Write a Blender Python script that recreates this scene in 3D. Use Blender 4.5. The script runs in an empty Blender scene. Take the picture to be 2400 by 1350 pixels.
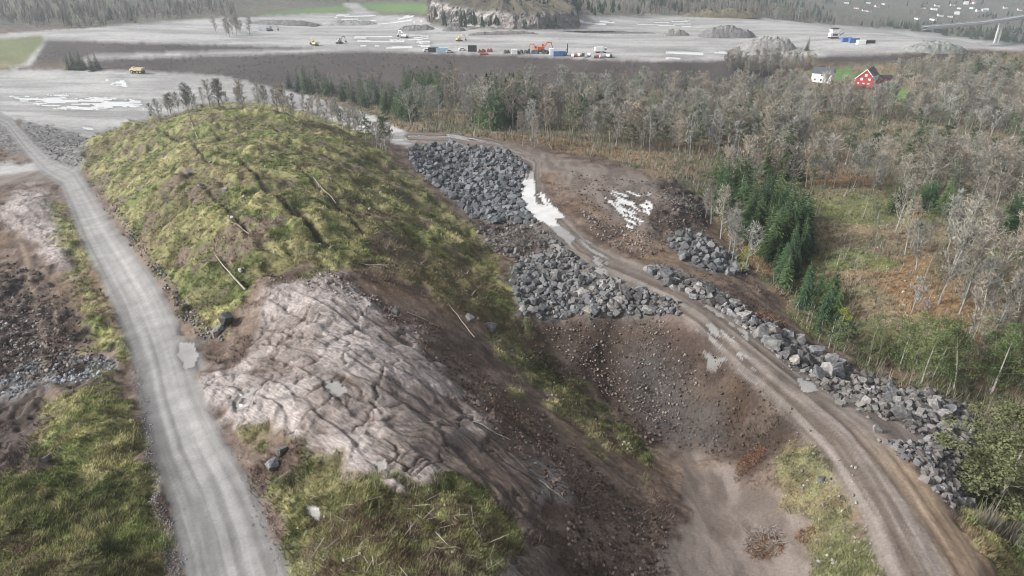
import bpy, math, random
import numpy as np
from mathutils import Vector

rnd = random.Random(7)
rng = np.random.default_rng(7)
scene = bpy.context.scene
coll = scene.collection

DENOISE = True
# ------------------------------------------------------------------ camera, sky, sun, exposure
CAMZ = 100.0
PITCH = math.radians(26.0)
FPX = 1600.0                       # focal length in pixels of the 2400 px wide photograph
SN, CS = math.sin(PITCH), math.cos(PITCH)
cam_d = bpy.data.cameras.new("camera")
cam_d.sensor_width = 36.0
cam_d.lens = 36.0 * FPX / 2400.0
cam_d.clip_start = 0.5
cam_d.clip_end = 12000
cam = bpy.data.objects.new("camera", cam_d)
coll.objects.link(cam)
cam.location = (0, 0, CAMZ)
cam.rotation_euler = (math.pi / 2 - PITCH, 0, 0)
scene.camera = cam

SUN_EL, SUN_AZ = math.radians(33), math.radians(-102)      # azimuth measured from +Y (view direction), negative = left
world = bpy.data.worlds.new("World")
scene.world = world
world.use_nodes = True
wn = world.node_tree
bg = wn.nodes["Background"]
sky = wn.nodes.new("ShaderNodeTexSky")
sky.sky_type = 'NISHITA'
sky.sun_disc = False
sky.sun_elevation = SUN_EL
sky.sun_rotation = SUN_AZ
sky.air_density = 1.0
sky.dust_density = 4.0
sky.ozone_density = 1.0
hsv = wn.nodes.new("ShaderNodeHueSaturation")             # thin high cloud: paler sky
hsv.inputs['Saturation'].default_value = 0.24
wn.links.new(sky.outputs[0], hsv.inputs['Color'])
wn.links.new(hsv.outputs[0], bg.inputs[0])
bg.inputs[1].default_value = 0.11

sun_d = bpy.data.lights.new("sun", 'SUN')
sun_d.energy = 2.8
sun_d.angle = math.radians(7)
sun_d.color = (1.0, 0.97, 0.92)
sun = bpy.data.objects.new("sun", sun_d)
coll.objects.link(sun)
sd = Vector((math.sin(SUN_AZ) * math.cos(SUN_EL), math.cos(SUN_AZ) * math.cos(SUN_EL), math.sin(SUN_EL)))
sun.rotation_euler = sd.to_track_quat('Z', 'Y').to_euler()
sun.location = (-200, 200, 300)

scene.view_settings.view_transform = 'Standard'
scene.view_settings.look = 'None'
scene.view_settings.exposure = 0.8
scene.view_settings.gamma = 1.0
scene.view_settings.use_curve_mapping = False
scene.render.engine = 'CYCLES'
scene.cycles.max_bounces = 5
scene.cycles.volume_bounces = 0
scene.cycles.use_denoising = DENOISE
scene.cycles.filter_width = 1.1

# ------------------------------------------------------------------ helpers
def zfac(py):
    return SN - CS * (675.0 - py) / FPX          # drop per metre of depth
def yfac(py):
    return CS + SN * (675.0 - py) / FPX

def project(x, y, z):
    d = y * CS - (z - CAMZ) * SN
    v = y * SN + (z - CAMZ) * CS
    d = np.maximum(d, 1e-3)
    return 1200 + FPX * x / d, 675 - FPX * v / d, d

def _hash(ix, iy, s):
    n = (ix.astype(np.int64) * 374761393 + iy.astype(np.int64) * 668265263 + s * 1442695041) & 0x7fffffff
    n = ((n ^ (n >> 13)) * 1274126177) & 0x7fffffff
    n = ((n ^ (n >> 15)) * 2246822519) & 0x7fffffff
    return (n ^ (n >> 16)) / float(0x7fffffff)

def vnoise(x, y, s=0):
    ix = np.floor(x); iy = np.floor(y)
    fx = x - ix; fy = y - iy
    fx = fx * fx * fx * (fx * (fx * 6 - 15) + 10); fy = fy * fy * fy * (fy * (fy * 6 - 15) + 10)
    a = _hash(ix, iy, s); b = _hash(ix + 1, iy, s); c = _hash(ix, iy + 1, s); d = _hash(ix + 1, iy + 1, s)
    return (a * (1 - fx) + b * fx) * (1 - fy) + (c * (1 - fx) + d * fx) * fy * 1.0

def fbm(x, y, scale, octs=4, s=0, gain=0.5):
    v = 0.0; a = 1.0; t = 0.0; f = 1.0 / scale
    c, sn = 0.8, 0.6
    for o in range(octs):
        v = v + a * vnoise(x * f + 17.3 * o, y * f - 9.1 * o, s + o); t += a
        x, y = c * x - sn * y, sn * x + c * y
        a *= gain; f *= 2.03
    return v / t                                  # 0..1, mean .5

def sstep(a, b, x):
    t = np.clip((x - a) / (b - a), 0, 1)
    return t * t * (3 - 2 * t)

def mesh_from(name, V, F, mat, cols=None, smooth=False, parent=None, uv=None):
    """F: (n,3) or (n,4) array, or a list of arrays; one mesh object."""
    V = np.asarray(V, dtype=np.float32)
    if not isinstance(F, list): F = [F]
    F = [np.asarray(f, dtype=np.int32) for f in F if len(f)]
    me = bpy.data.meshes.new(name)
    me.vertices.add(len(V)); me.vertices.foreach_set("co", V.ravel())
    nl = sum(f.size for f in F); nf = sum(len(f) for f in F)
    me.loops.add(nl); me.loops.foreach_set("vertex_index", np.concatenate([f.ravel() for f in F]))
    me.polygons.add(nf)
    tot = np.concatenate([np.full(len(f), f.shape[1], dtype=np.int32) for f in F])
    st = np.concatenate([[0], np.cumsum(tot)[:-1]]).astype(np.int32)
    me.polygons.foreach_set("loop_start", st)
    me.polygons.foreach_set("use_smooth", np.full(nf, bool(smooth)))
    if cols is not None:
        at = me.attributes.new("Col", 'FLOAT_COLOR', 'POINT')
        c4 = np.ones((len(V), 4), dtype=np.float32); c4[:, :3] = cols
        at.data.foreach_set("color", c4.ravel())
    me.update(calc_edges=True)
    if mat: me.materials.append(mat)
    o = bpy.data.objects.new(name, me); coll.objects.link(o)
    if parent: o.parent = parent
    return o

def tag(o, label=None, cat=None, group=None, kind=None):
    if label: o['label'] = label
    if cat: o['category'] = cat
    if group: o['group'] = group
    if kind: o['kind'] = kind
    return o

def empty(name, loc, rz=0.0):
    o = bpy.data.objects.new(name, None); coll.objects.link(o)
    o.empty_display_size = 0.5
    o.location = loc; o.rotation_euler = (0, 0, rz)
    return o

def copy_tree(o, parent=None):
    c = o.copy(); coll.objects.link(c); c.parent = parent
    for ch in o.children: copy_tree(ch, c)
    return c

class MB:
    """collects primitive shapes of one part"""
    def __init__(s): s.v = []; s.q = []; s.t = []
    def add(s, V, Q=(), T=()):
        b = len(s.v); s.v += [tuple(p) for p in V]
        s.q += [tuple(b + i for i in f) for f in Q]; s.t += [tuple(b + i for i in f) for f in T]
    def box(s, c, d, rz=0.0, ry=0.0, taper=1.0):
        hx, hy, hz = d[0] / 2, d[1] / 2, d[2] / 2
        V = []
        for z in (-hz, hz):
            k = taper if z > 0 else 1.0
            for x, y in ((-hx, -hy), (hx, -hy), (hx, hy), (-hx, hy)):
                p = Vector((x * k, y * k, z))
                if ry: p = Vector((p.x * math.cos(ry) + p.z * math.sin(ry), p.y, -p.x * math.sin(ry) + p.z * math.cos(ry)))
                if rz: p = Vector((p.x * math.cos(rz) - p.y * math.sin(rz), p.x * math.sin(rz) + p.y * math.cos(rz), p.z))
                V.append((p.x + c[0], p.y + c[1], p.z + c[2]))
        s.add(V, [(3, 2, 1, 0), (4, 5, 6, 7), (0, 1, 5, 4), (1, 2, 6, 5), (2, 3, 7, 6), (3, 0, 4, 7)])
    def tube(s, pts, radii, n=6, cap=True):
        pts = [Vector(p) for p in pts]; rings = []
        b = len(s.v)
        for i, p in enumerate(pts):
            t = (pts[min(i + 1, len(pts) - 1)] - pts[max(i - 1, 0)])
            t = t.normalized() if t.length > 1e-6 else Vector((0, 0, 1))
            a = t.cross(Vector((0, 0, 1)) if abs(t.z) < 0.9 else Vector((1, 0, 0))).normalized(); c = t.cross(a)
            for k in range(n):
                w = 2 * math.pi * k / n
                q = p + (a * math.cos(w) + c * math.sin(w)) * radii[i]
                s.v.append((q.x, q.y, q.z))
        for i in range(len(pts) - 1):
            for k in range(n):
                k2 = (k + 1) % n
                s.q.append((b + i * n + k, b + i * n + k2, b + (i + 1) * n + k2, b + (i + 1) * n + k))
        if cap:
            for i in (0, len(pts) - 1):
                m = len(s.v); s.v.append(tuple(pts[i]))
                for k in range(n):
                    k2 = (k + 1) % n
                    s.t.append((m, b + i * n + k, b + i * n + k2) if i else (m, b + i * n + k2, b + i * n + k))
    def cyl(s, c, r, w, axis='y', n=12):
        d = {'x': (w / 2, 0, 0), 'y': (0, w / 2, 0), 'z': (0, 0, w / 2)}[axis]
        s.tube([(c[0] - d[0], c[1] - d[1], c[2] - d[2]), (c[0] + d[0], c[1] + d[1], c[2] + d[2])], [r, r], n)
    def prism(s, poly, y0, y1):
        """poly in x,z extruded along y"""
        n = len(poly)
        V = [(p[0], y0, p[1]) for p in poly] + [(p[0], y1, p[1]) for p in poly]
        T = [(0, i, i + 1) for i in range(1, n - 1)] + [(n, n + i + 1, n + i) for i in range(1, n - 1)]
        Q = [(i, n + i, n + (i + 1) % n, (i + 1) % n) for i in range(n)]
        s.add(V, Q, T)
    def build(s, name, mat, parent=None, smooth=False):
        F = []
        if s.q: F.append(np.array(s.q, dtype=np.int32))
        if s.t: F.append(np.array(s.t, dtype=np.int32))
        return mesh_from(name, np.array(s.v), F, mat, smooth=smooth, parent=parent)

# ------------------------------------------------------------------ materials
def nmat(name):
    m = bpy.data.materials.new(name); m.use_nodes = True
    nt = m.node_tree; b = nt.nodes["Principled BSDF"]
    return m, nt, b

def ground_mat(name, scale=3.0, amount=0.5, bump=0.5, bdist=0.08, rough=0.92, spec=0.25, scale2=0.4, stretch=None):
    m, nt, b = nmat(name)
    at = nt.nodes.new("ShaderNodeAttribute"); at.attribute_name = "Col"
    geo = nt.nodes.new("ShaderNodeNewGeometry")
    n1 = nt.nodes.new("ShaderNodeTexNoise"); n1.inputs['Scale'].default_value = scale; n1.inputs['Detail'].default_value = 6; n1.inputs['Roughness'].default_value = 0.65
    n2 = nt.nodes.new("ShaderNodeTexNoise"); n2.inputs['Scale'].default_value = scale2; n2.inputs['Detail'].default_value = 4
    if stretch:
        mp = nt.nodes.new("ShaderNodeMapping"); mp.vector_type = 'TEXTURE'
        mp.inputs['Rotation'].default_value = (0, 0, stretch[0]); mp.inputs['Scale'].default_value = (stretch[1], 1, 1)
        nt.links.new(geo.outputs['Position'], mp.inputs[0]); nt.links.new(mp.outputs[0], n1.inputs['Vector']); n1.inputs['Distortion'].default_value = stretch[2]
    else:
        nt.links.new(geo.outputs['Position'], n1.inputs['Vector'])
    nt.links.new(geo.outputs['Position'], n2.inputs['Vector'])
    mr = nt.nodes.new("ShaderNodeMapRange"); mr.inputs[1].default_value = 0.3; mr.inputs[2].default_value = 0.7
    mr.inputs[3].default_value = 1 - amount; mr.inputs[4].default_value = 1 + amount
    nt.links.new(n1.outputs['Fac'], mr.inputs[0])
    mr2 = nt.nodes.new("ShaderNodeMapRange"); mr2.inputs[1].default_value = 0.3; mr2.inputs[2].default_value = 0.7
    mr2.inputs[3].default_value = 0.88; mr2.inputs[4].default_value = 1.12
    nt.links.new(n2.outputs['Fac'], mr2.inputs[0])
    mu = nt.nodes.new("ShaderNodeMath"); mu.operation = 'MULTIPLY'
    nt.links.new(mr.outputs[0], mu.inputs[0]); nt.links.new(mr2.outputs[0], mu.inputs[1])
    vm = nt.nodes.new("ShaderNodeVectorMath"); vm.operation = 'SCALE'
    nt.links.new(at.outputs['Color'], vm.inputs[0]); nt.links.new(mu.outputs[0], vm.inputs['Scale'])
    nt.links.new(vm.outputs[0], b.inputs['Base Color'])
    b.inputs['Roughness'].default_value = rough; b.inputs['Specular IOR Level'].default_value = spec
    if bump:
        bp = nt.nodes.new("ShaderNodeBump"); bp.inputs['Strength'].default_value = bump; bp.inputs['Distance'].default_value = bdist
        nt.links.new(n1.outputs['Fac'], bp.inputs['Height']); nt.links.new(bp.outputs[0], b.inputs['Normal'])
    return m

def vcol_mat(name, rough=0.9, spec=0.15, trans=0.0):
    m, nt, b = nmat(name)
    at = nt.nodes.new("ShaderNodeAttribute"); at.attribute_name = "Col"
    nt.links.new(at.outputs['Color'], b.inputs['Base Color'])
    b.inputs['Roughness'].default_value = rough; b.inputs['Specular IOR Level'].default_value = spec
    return m

def plain(name, col, rough=0.6, spec=0.3, metal=0.0, var=0.15, nscale=2.0, rand=0.0, tint=None, bump=0.0):
    """colour with fine noise wear; rand: value difference from object to object; tint: second colour chosen per object"""
    m, nt, b = nmat(name)
    tc = nt.nodes.new("ShaderNodeTexCoord")
    n1 = nt.nodes.new("ShaderNodeTexNoise"); n1.inputs['Scale'].default_value = nscale; n1.inputs['Detail'].default_value = 5
    nt.links.new(tc.outputs['Object'], n1.inputs['Vector'])
    mr = nt.nodes.new("ShaderNodeMapRange"); mr.inputs[1].default_value = 0.3; mr.inputs[2].default_value = 0.7
    mr.inputs[3].default_value = 1 - var; mr.inputs[4].default_value = 1 + var
    nt.links.new(n1.outputs['Fac'], mr.inputs[0])
    vm = nt.nodes.new("ShaderNodeVectorMath"); vm.operation = 'SCALE'
    fac = mr.outputs[0]
    if rand or tint:
        oi = nt.nodes.new("ShaderNodeObjectInfo")
    if rand:
        r2 = nt.nodes.new("ShaderNodeMapRange"); r2.inputs[3].default_value = 1 - rand; r2.inputs[4].default_value = 1 + rand
        nt.links.new(oi.outputs['Random'], r2.inputs[0])
        mu = nt.nodes.new("ShaderNodeMath"); mu.operation = 'MULTIPLY'
        nt.links.new(fac, mu.inputs[0]); nt.links.new(r2.outputs[0], mu.inputs[1]); fac = mu.outputs[0]
    if tint:
        mx = nt.nodes.new("ShaderNodeMix"); mx.data_type = 'RGBA'
        mx.inputs[6].default_value = (*col, 1); mx.inputs[7].default_value = (*tint, 1)
        w = nt.nodes.new("ShaderNodeMath"); w.operation = 'MULTIPLY'; w.inputs[1].default_value = 7.31
        fr = nt.nodes.new("ShaderNodeMath"); fr.operation = 'FRACT'
        nt.links.new(oi.outputs['Random'], w.inputs[0]); nt.links.new(w.outputs[0], fr.inputs[0]); nt.links.new(fr.outputs[0], mx.inputs[0])
        nt.links.new(mx.outputs[2], vm.inputs[0])
    else:
        vm.inputs[0].default_value = col
    nt.links.new(fac, vm.inputs['Scale'])
    nt.links.new(vm.outputs[0], b.inputs['Base Color'])
    b.inputs['Roughness'].default_value = rough; b.inputs['Specular IOR Level'].default_value = spec; b.inputs['Metallic'].default_value = metal
    if bump:
        bp = nt.nodes.new("ShaderNodeBump"); bp.inputs['Strength'].default_value = bump; bp.inputs['Distance'].default_value = 0.06
        nt.links.new(n1.outputs['Fac'], bp.inputs['Height']); nt.links.new(bp.outputs[0], b.inputs['Normal'])
    return m

# ------------------------------------------------------------------ terrain heights
# (pixel x, pixel y, metres below the camera) read off the photograph
CTRL = [
 # left haul road and verge
 (545,1400,38),(480,1200,38),(430,1050,38.2),(375,870,38.6),(330,740,39.5),(278,600,41),(222,500,43.5),(160,420,47),(70,350,51),(0,290,54),
 (640,1250,37.8),(650,1380,37.6),(390,1250,38.2),(345,1000,38.4),(300,800,39.3),(215,600,41.4),(330,560,41.5),(265,470,44),(210,410,47),(420,700,39.2),(470,800,38.6),
 # left area
 (0,650,42.5),(100,700,41.5),(150,560,41.5),(70,480,42.5),(30,560,43.5),(0,430,47),(120,440,45),(-150,600,44),(-150,420,49),(0,850,40.5),(120,850,40.5),(230,860,39.8),
 (180,920,37.0),(250,970,36.8),(120,1000,37.2),(20,1000,40.5),(100,1150,36.6),(250,1150,36.4),(340,1150,37.7),(60,1300,36.0),(250,1300,36.2),(370,1350,38),(-150,1250,37),(-150,900,41),
 # grass mound
 (215,330,48),(290,290,44),(430,262,38.5),(500,248,37.5),(600,252,37.2),(700,272,38),(800,305,40),(880,345,42.5),
 (300,380,41),(270,440,42.0),(350,430,36.5),(330,520,38.8),(420,520,34.5),(400,620,37.6),(450,680,37.5),(500,620,34.8),(480,740,38),(550,720,36.5),
 (500,380,33.8),(600,350,33.5),(700,360,33.5),(620,450,32.2),(720,450,32.0),(800,400,34.5),(850,450,35.5),(900,420,38.5),(950,460,40.5),
 (600,560,32.4),(700,560,32.6),(800,560,34),(850,520,34.5),(900,580,35.8),(1000,530,39.5),(1000,620,38.2),(1050,560,40.5),(1100,620,41),(1150,600,43),(1180,700,42.5),(1100,700,40.2),
 (620,650,34.3),(750,635,34.2),(850,620,34.5),(940,650,36.5),
 # bedrock
 (700,690,34.6),(780,670,33.8),(600,780,37.0),(520,830,38.0),(480,900,37.6),(600,880,36.0),(720,850,34.4),(850,850,34.2),(700,950,34.8),(850,950,34.2),(560,960,36.8),
 (950,900,35.2),(900,1030,34.2),(1000,1000,35.4),(820,1080,35.0),(980,1090,34.6),(1080,1050,36.6),(900,750,35.8),(960,820,36.0),
 (1000,750,38.2),(1100,880,39.5),(1100,800,41),(1180,960,40.5),(1200,1080,38.8),(1300,1150,40),(1250,1030,41),
 (640,1080,37.2),(580,1020,36.6),(700,1100,36.0),(800,1180,35.2),(950,1180,34.2),(1080,1180,34.9),(1180,1240,36.5),(720,1250,36.2),(850,1320,35.2),(1000,1330,34.8),(1100,1350,36),(1260,1300,38.5),(1250,1400,38.5),(700,1400,36.8),
 # gully, pit, lower floor
 (1150,780,43),(1250,850,46),(1350,930,48),(1300,950,45),(1400,1060,46),(1450,1000,48.6),(1520,1060,49),(1400,1200,43.5),(1450,1300,43.5),(1380,1350,41.5),(1500,1180,46),
 (1250,750,44.5),(1400,750,44.5),(1560,745,43.6),(1300,830,48),(1420,850,49.5),(1550,900,49.8),(1450,930,51),(1600,1000,50.6),(1640,1070,49.6),(1730,1150,48.2),(1800,1280,46),(1850,1370,45),(1650,1300,46),(1600,1150,48),
 (1650,900,47.2),(1740,980,46.6),(1790,1040,46.8),(1715,860,42.6),(1620,775,42.8),(1820,985,41.8),
 # muddy track and bank
 (1000,325,45.5),(1120,330,45),(1200,355,44.5),(1270,390,43),(1240,430,42.8),(1260,500,42.6),(1330,570,42.4),(1420,630,42.3),(1500,660,42.3),(1600,710,42.2),(1720,800,41.8),(1800,870,41.2),(1890,950,40.6),(1970,1020,40),(2030,1100,39.5),(2090,1200,39),(2150,1300,38.6),(2220,1400,38.3),
 (1900,1050,41.5),(1950,1150,41),(1900,1200,43.8),(2000,1280,40.5),(1960,1350,42),(2300,1330,38.8),(2200,1150,39.6),(2100,1030,40.2),
 # rock field and clearing
 (950,360,46.5),(1050,400,46),(1150,440,44.8),(1100,510,45),(1180,520,44.6),(1200,580,44),(1300,640,43.3),(1250,720,44.5),(1400,700,43.2),
 (1330,400,42.2),(1450,420,42),(1540,450,42.2),(1480,500,42.8),(1380,480,41.6),(1440,560,43.5),(1520,590,43.2),(1600,470,41.6),(1580,540,43),
 (1640,600,44),(1720,660,44.5),(1800,740,44.6),(1900,840,44.6),(2050,930,44.2),(2200,960,44.4),(2150,1000,42.2),(2270,1020,44.5),(2250,1150,42.5),(2200,1080,41.2),
 # creek and wood on the right
 (1660,520,47),(1760,620,48),(1850,720,48.5),(1960,800,48.5),(2100,890,48),(2280,960,48),(2350,1100,47.5),(2400,1250,46),(2450,1400,45),
 (1700,450,47),(1900,520,46),(2100,600,44.5),(2300,650,43.5),(2100,750,46),(2300,850,45),(2450,750,43),(2000,660,46.5),(2200,500,46),(2400,500,45),
 (1700,400,48),(1900,430,47.5),(2100,430,48),(2300,430,48),(1600,380,46.5),(1450,350,47.5),(1300,330,47),(1900,330,52),(2100,310,52.5),(2300,340,51),(2450,360,51),
 (1230,310,49),(1000,300,50),(900,290,52),(1100,260,54),(1400,260,55),(1700,260,56.5),(2000,260,58),(2300,260,58),(2500,270,58),(900,230,58),
 # pad, embankment, plateau
 (0,240,57),(150,240,57),(300,240,57),(0,180,57),(200,170,57),(400,170,57),(500,180,57),(620,210,57.5),(750,240,57.5),(870,275,55),(940,310,49.5),(150,300,54.5),(-200,200,57),
 (215,136,52.2),(400,131,52),(600,126,51.6),(800,119,50.5),(215,129,52),(400,122,51.8),(600,117,51.2),
 (110,93,46.5),(250,96,46.8),(400,100,47.3),(600,107,48.5),(830,114,50),(60,110,48),(0,130,52),(50,150,56),(-150,130,53),(-150,90,48),
 (1000,123,49.8),(1200,128,49.6),(1400,138,49.6),(1560,143,49.8),(1720,140,50.5),(1900,128,50),(2100,124,50),(2280,112,50),(2400,112,50),
 (760,205,59),(900,190,58.5),(1050,190,58.5),(1250,195,58.5),(1450,195,59),(1650,190,59),(1750,180,58.5),(1850,175,60),
 (1950,200,60.5),(2030,212,60.5),(2110,215,60),(2250,190,58),(2400,180,56),
 (300,80,46),(600,80,48),(900,90,50),(1200,95,50),(1500,100,50),(1800,90,50),(2100,90,50),
 (100,70,46),(400,55,46.5),(620,45,47),(900,50,49.5),(1100,68,50),(1350,68,50),(1500,45,50),(1700,45,50),(1900,55,50),(2100,70,50),(2250,88,50),(2400,105,50),
 (700,28,48),(900,20,48.5),
]
WCTRL = [  # (pixel x, depth, drop) for ground hidden from this view
 (480,225,55),(650,225,56),(820,222,55),(300,210,56),(520,205,47),(700,205,47.5),
 (100,560,42),(400,620,40),(100,700,25),(400,800,25),(100,1000,5),(500,1200,5),(-300,700,20),(-300,1200,-5),
 (800,900,40),(900,1300,5),(1200,750,45),(1200,1100,25),(1500,720,44),(1500,1000,30),(1800,700,52),(1800,1000,62),(1750,1400,60),
 (2000,620,66),(2200,560,74),(2350,500,74),(2000,900,84),(2300,700,96),(2200,1000,92),(2300,1300,90),(2100,1500,84),(2500,1200,92),(2600,600,85),
 (200,1900,-10),(1200,1900,-5),(2200,2100,60),(2200,3000,20),(1200,3200,-10),(-300,2500,-10),(2700,2500,40),
 (1150,560,36),(1100,540,35),(1250,545,36.5),(1050,600,36),(1300,600,38),(1180,640,36),
]
def ctrl_xyz():
    P = []
    for px, py, D in CTRL:
        t = D / zfac(py); P.append((t * (px - 1200) / FPX, t * yfac(py), -D))
    for px, t, D in WCTRL:
        P.append((t * (px - 1200) / FPX, math.sqrt(max(t * t - 0, 1)) * 1.0 * (1.05 if t > 300 else 1.0), -D))
    return np.array(P)
CP = ctrl_xyz()
def warp(x, y):
    return np.stack([x / y * 1.5, np.log(y)], -1)
CW = warp(CP[:, 0], CP[:, 1])
C2 = 0.02 ** 2
def _k(d2): return np.sqrt(d2 + C2)
_A = _k(((CW[:, None] - CW[None]) ** 2).sum(-1)); _A[np.diag_indices(len(CW))] -= 0.035
_n = len(CW)
_M = np.zeros((_n + 3, _n + 3)); _M[:_n, :_n] = _A
_PL = np.concatenate([np.ones((_n, 1)), CW], 1); _M[:_n, _n:] = _PL; _M[_n:, :_n] = _PL.T
_sol = np.linalg.solve(_M, np.concatenate([CP[:, 2], np.zeros(3)]))
def height0(x, y):
    w = warp(x, y); out = np.empty(len(x))
    for i in range(0, len(x), 40000):
        q = w[i:i + 40000]
        d2 = (q[:, :1] - CW[None, :, 0]) ** 2 + (q[:, 1:] - CW[None, :, 1]) ** 2
        out[i:i + 40000] = _k(d2) @ _sol[:_n] + _sol[_n] + q @ _sol[_n + 1:]
    return out + CAMZ

# grid: rows by distance, columns by direction
STEP = 2.9
pys = np.concatenate([np.arange(1640, 330, -STEP), np.arange(330, -50, -1.7)])
Yrow = 45.0 / zfac(pys) * yfac(pys)
Yrow = Yrow[Yrow < 900]
Yrow = np.concatenate([Yrow, np.geomspace(Yrow[-1] * 1.012, 4200, 70)])
NR = len(Yrow)
amax = np.interp(np.log(Yrow), [math.log(22), math.log(60), math.log(200), math.log(4200)], [2.3, 1.55, 1.1, 0.95])
NC = 1060
cc = np.linspace(-1, 1, NC)
X = (amax * Yrow)[:, None] * cc[None]
Y = np.repeat(Yrow[:, None], NC, 1)
gx, gy = X.ravel(), Y.ravel()
gz = height0(gx, gy)
PX, PY, DEP = project(gx, gy, gz)

# ------------------------------------------------------------------ what covers the ground
ZONES = ['soil', 'grass', 'bedrock', 'gravel_road', 'dirt_track', 'rubble', 'forest_floor', 'gravel_plateau', 'embankment',
         'field', 'puddle', 'hillside', 'mud', 'dark_earth', 'lawn', 'cliff']
ZI = {n: i for i, n in enumerate(ZONES)}
zone = np.zeros(len(gx), dtype=np.int8)
jx = (fbm(gx, gy, 2.2, 4, 5) - 0.5); jy = (fbm(gx, gy, 2.2, 4, 9) - 0.5)
def inpoly(px, py, poly):
    r = np.zeros(len(px), dtype=bool)
    n = len(poly)
    for i in range(n):
        x1, y1 = poly[i]; x2, y2 = poly[(i + 1) % n]
        if y1 == y2: continue
        c = ((y1 > py) != (y2 > py)) & (px < (x2 - x1) * (py - y1) / (y2 - y1) + x1)
        r ^= c
    return r
def region(poly, jit=14):
    a = np.array(poly, dtype=float)
    m = (PX > a[:, 0].min() - 30) & (PX < a[:, 0].max() + 30) & (PY > a[:, 1].min() - 30) & (PY < a[:, 1].max() + 30)
    idx = np.nonzero(m)[0]
    k = np.clip(90.0 / DEP[idx], 0.08, 1.5) * jit * 4
    return idx[inpoly(PX[idx] + jx[idx] * k, PY[idx] + jy[idx] * k, poly)]
def paint(name, poly, jit=14):
    i = region(poly, jit); zone[i] = ZI[name]; return i
def along(line):
    """signed offset / half width, and distance along, to a polyline (x, y, half width) in the photograph"""
    best = np.full(len(gx), 1e9); v = np.full(len(gx), 9.0); s = np.zeros(len(gx)); acc = 0
    L = np.array(line, dtype=float)
    m = np.nonzero((PX > L[:, 0].min() - 350) & (PX < L[:, 0].max() + 350) & (PY > L[:, 1].min() - 50) & (PY < L[:, 1].max() + 50))[0]
    qx, qy = PX[m], PY[m]
    for (x1, y1, w1), (x2, y2, w2) in zip(line[:-1], line[1:]):
        dx, dy = x2 - x1, y2 - y1; l2 = dx * dx + dy * dy
        t = np.clip(((qx - x1) * dx + (qy - y1) * dy) / l2, 0, 1)
        ex, ey = qx - x1 - t * dx, qy - y1 - t * dy
        w = w1 + t * (w2 - w1); d = np.hypot(ex, ey) / w
        u = d < best[m]
        b = m[u]; best[b] = d[u]; v[b] = (np.sign(dx * ey - dy * ex) * d)[u]; s[b] = (acc + t * math.sqrt(l2))[u]
        acc += math.sqrt(l2)
    return v, s

# far and middle ground first
paint('forest_floor', [(600,185),(1800,170),(2700,100),(2700,1700),(2300,1250),(2290,1000),(2240,930),(2050,890),(1900,780),(1830,700),(1720,600),(1660,470),(1520,400),(1250,335),(940,305),(800,250)])
zone[PY < 66] = ZI['hillside']
paint('hillside', [(1350,0),(2800,0),(2800,130),(2400,107),(2100,70),(1900,55),(1780,43),(1350,39)])
paint('gravel_plateau', [(-900,130),(0,80),(100,72),(300,58),(480,44),(620,38),(760,32),(850,32),(1000,40),(1010,58),(1100,67),(1350,67),(1355,39),(1600,41),(1780,43),(1900,53),(2100,69),(2400,106),(2900,150),(2900,175),(2400,118),(2280,114),(2100,126),(1900,132),(1720,142),(1560,144),(1400,139),(1200,129),(1000,124),(830,120),(215,140),(100,155),(-900,210)], 5)
paint('field', [(-600,120),(0,92),(95,82),(105,95),(60,150),(0,162),(-600,190)], 5)
paint('field', [(590,35),(700,22),(820,12),(830,20),(800,28),(700,33)], 3)
paint('field', [(835,10),(880,6),(1000,12),(1005,26),(880,27)], 3)
paint('embankment', [(110,94),(250,97),(400,101),(600,108),(835,116),(600,119),(400,125),(215,130),(150,150),(70,156)], 4)
paint('embankment', [(215,138),(400,133),(600,128),(830,121),(1000,125),(1200,130),(1400,140),(1560,145),(1720,142),(1790,165),(1850,190),(1750,205),(1180,215),(880,225),(700,222),(620,203),(520,178),(330,165),(215,160)], 4)
paint('embankment', [(1900,133),(2100,128),(2290,118),(2290,135),(2120,145),(1930,150)], 4)
paint('gravel_plateau', [(-900,260),(-200,175),(0,165),(215,162),(330,167),(520,178),(640,205),(760,235),(870,270),(950,308),(990,328),(960,345),(900,330),(800,295),(640,245),(450,255),(250,310),(200,335),(100,310),(40,280),(-900,400)], 6)
paint('lawn', [(2065,208),(2110,205),(2155,222),(2150,236),(2090,234)], 5)
paint('field', [(1900,165),(1990,160),(2010,178),(1960,196),(1955,180),(1900,178)], 5)
# left
paint('rubble', [(-900,330),(-200,255),(30,300),(60,372),(0,345),(-900,500)])
paint('rubble', [(40,275),(130,300),(215,325),(195,400),(130,400),(75,350)])
paint('gravel_plateau', [(-400,470),(-100,400),(0,385),(80,385),(140,400),(130,425),(0,425),(-400,560)])
paint('dark_earth', [(-400,880),(0,870),(110,870),(110,960),(95,1000),(110,1070),(60,1100),(-400,1120)])
paint('rubble', [(100,850),(200,830),(275,855),(255,885),(120,895),(-100,945),(-100,910)])
paint('bedrock', [(-20,520),(10,480),(60,440),(130,455),(150,560),(185,650),(120,645),(90,570),(30,545)], 25)
paint('grass', [(125,465),(180,520),(230,640),(270,740),(312,845),(262,852),(220,790),(180,690),(140,570)], 30)
paint('grass', [(105,960),(160,892),(240,880),(290,930),(330,1040),(362,1100),(392,1200),(390,1350),(400,1650),(-900,1700),(-500,1130),(0,1140),(80,1110),(115,1070),(95,1000)], 25)
paint('dark_earth', [(-300,620),(60,610),(150,700),(250,860),(120,850),(-300,880)], 60)
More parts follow.
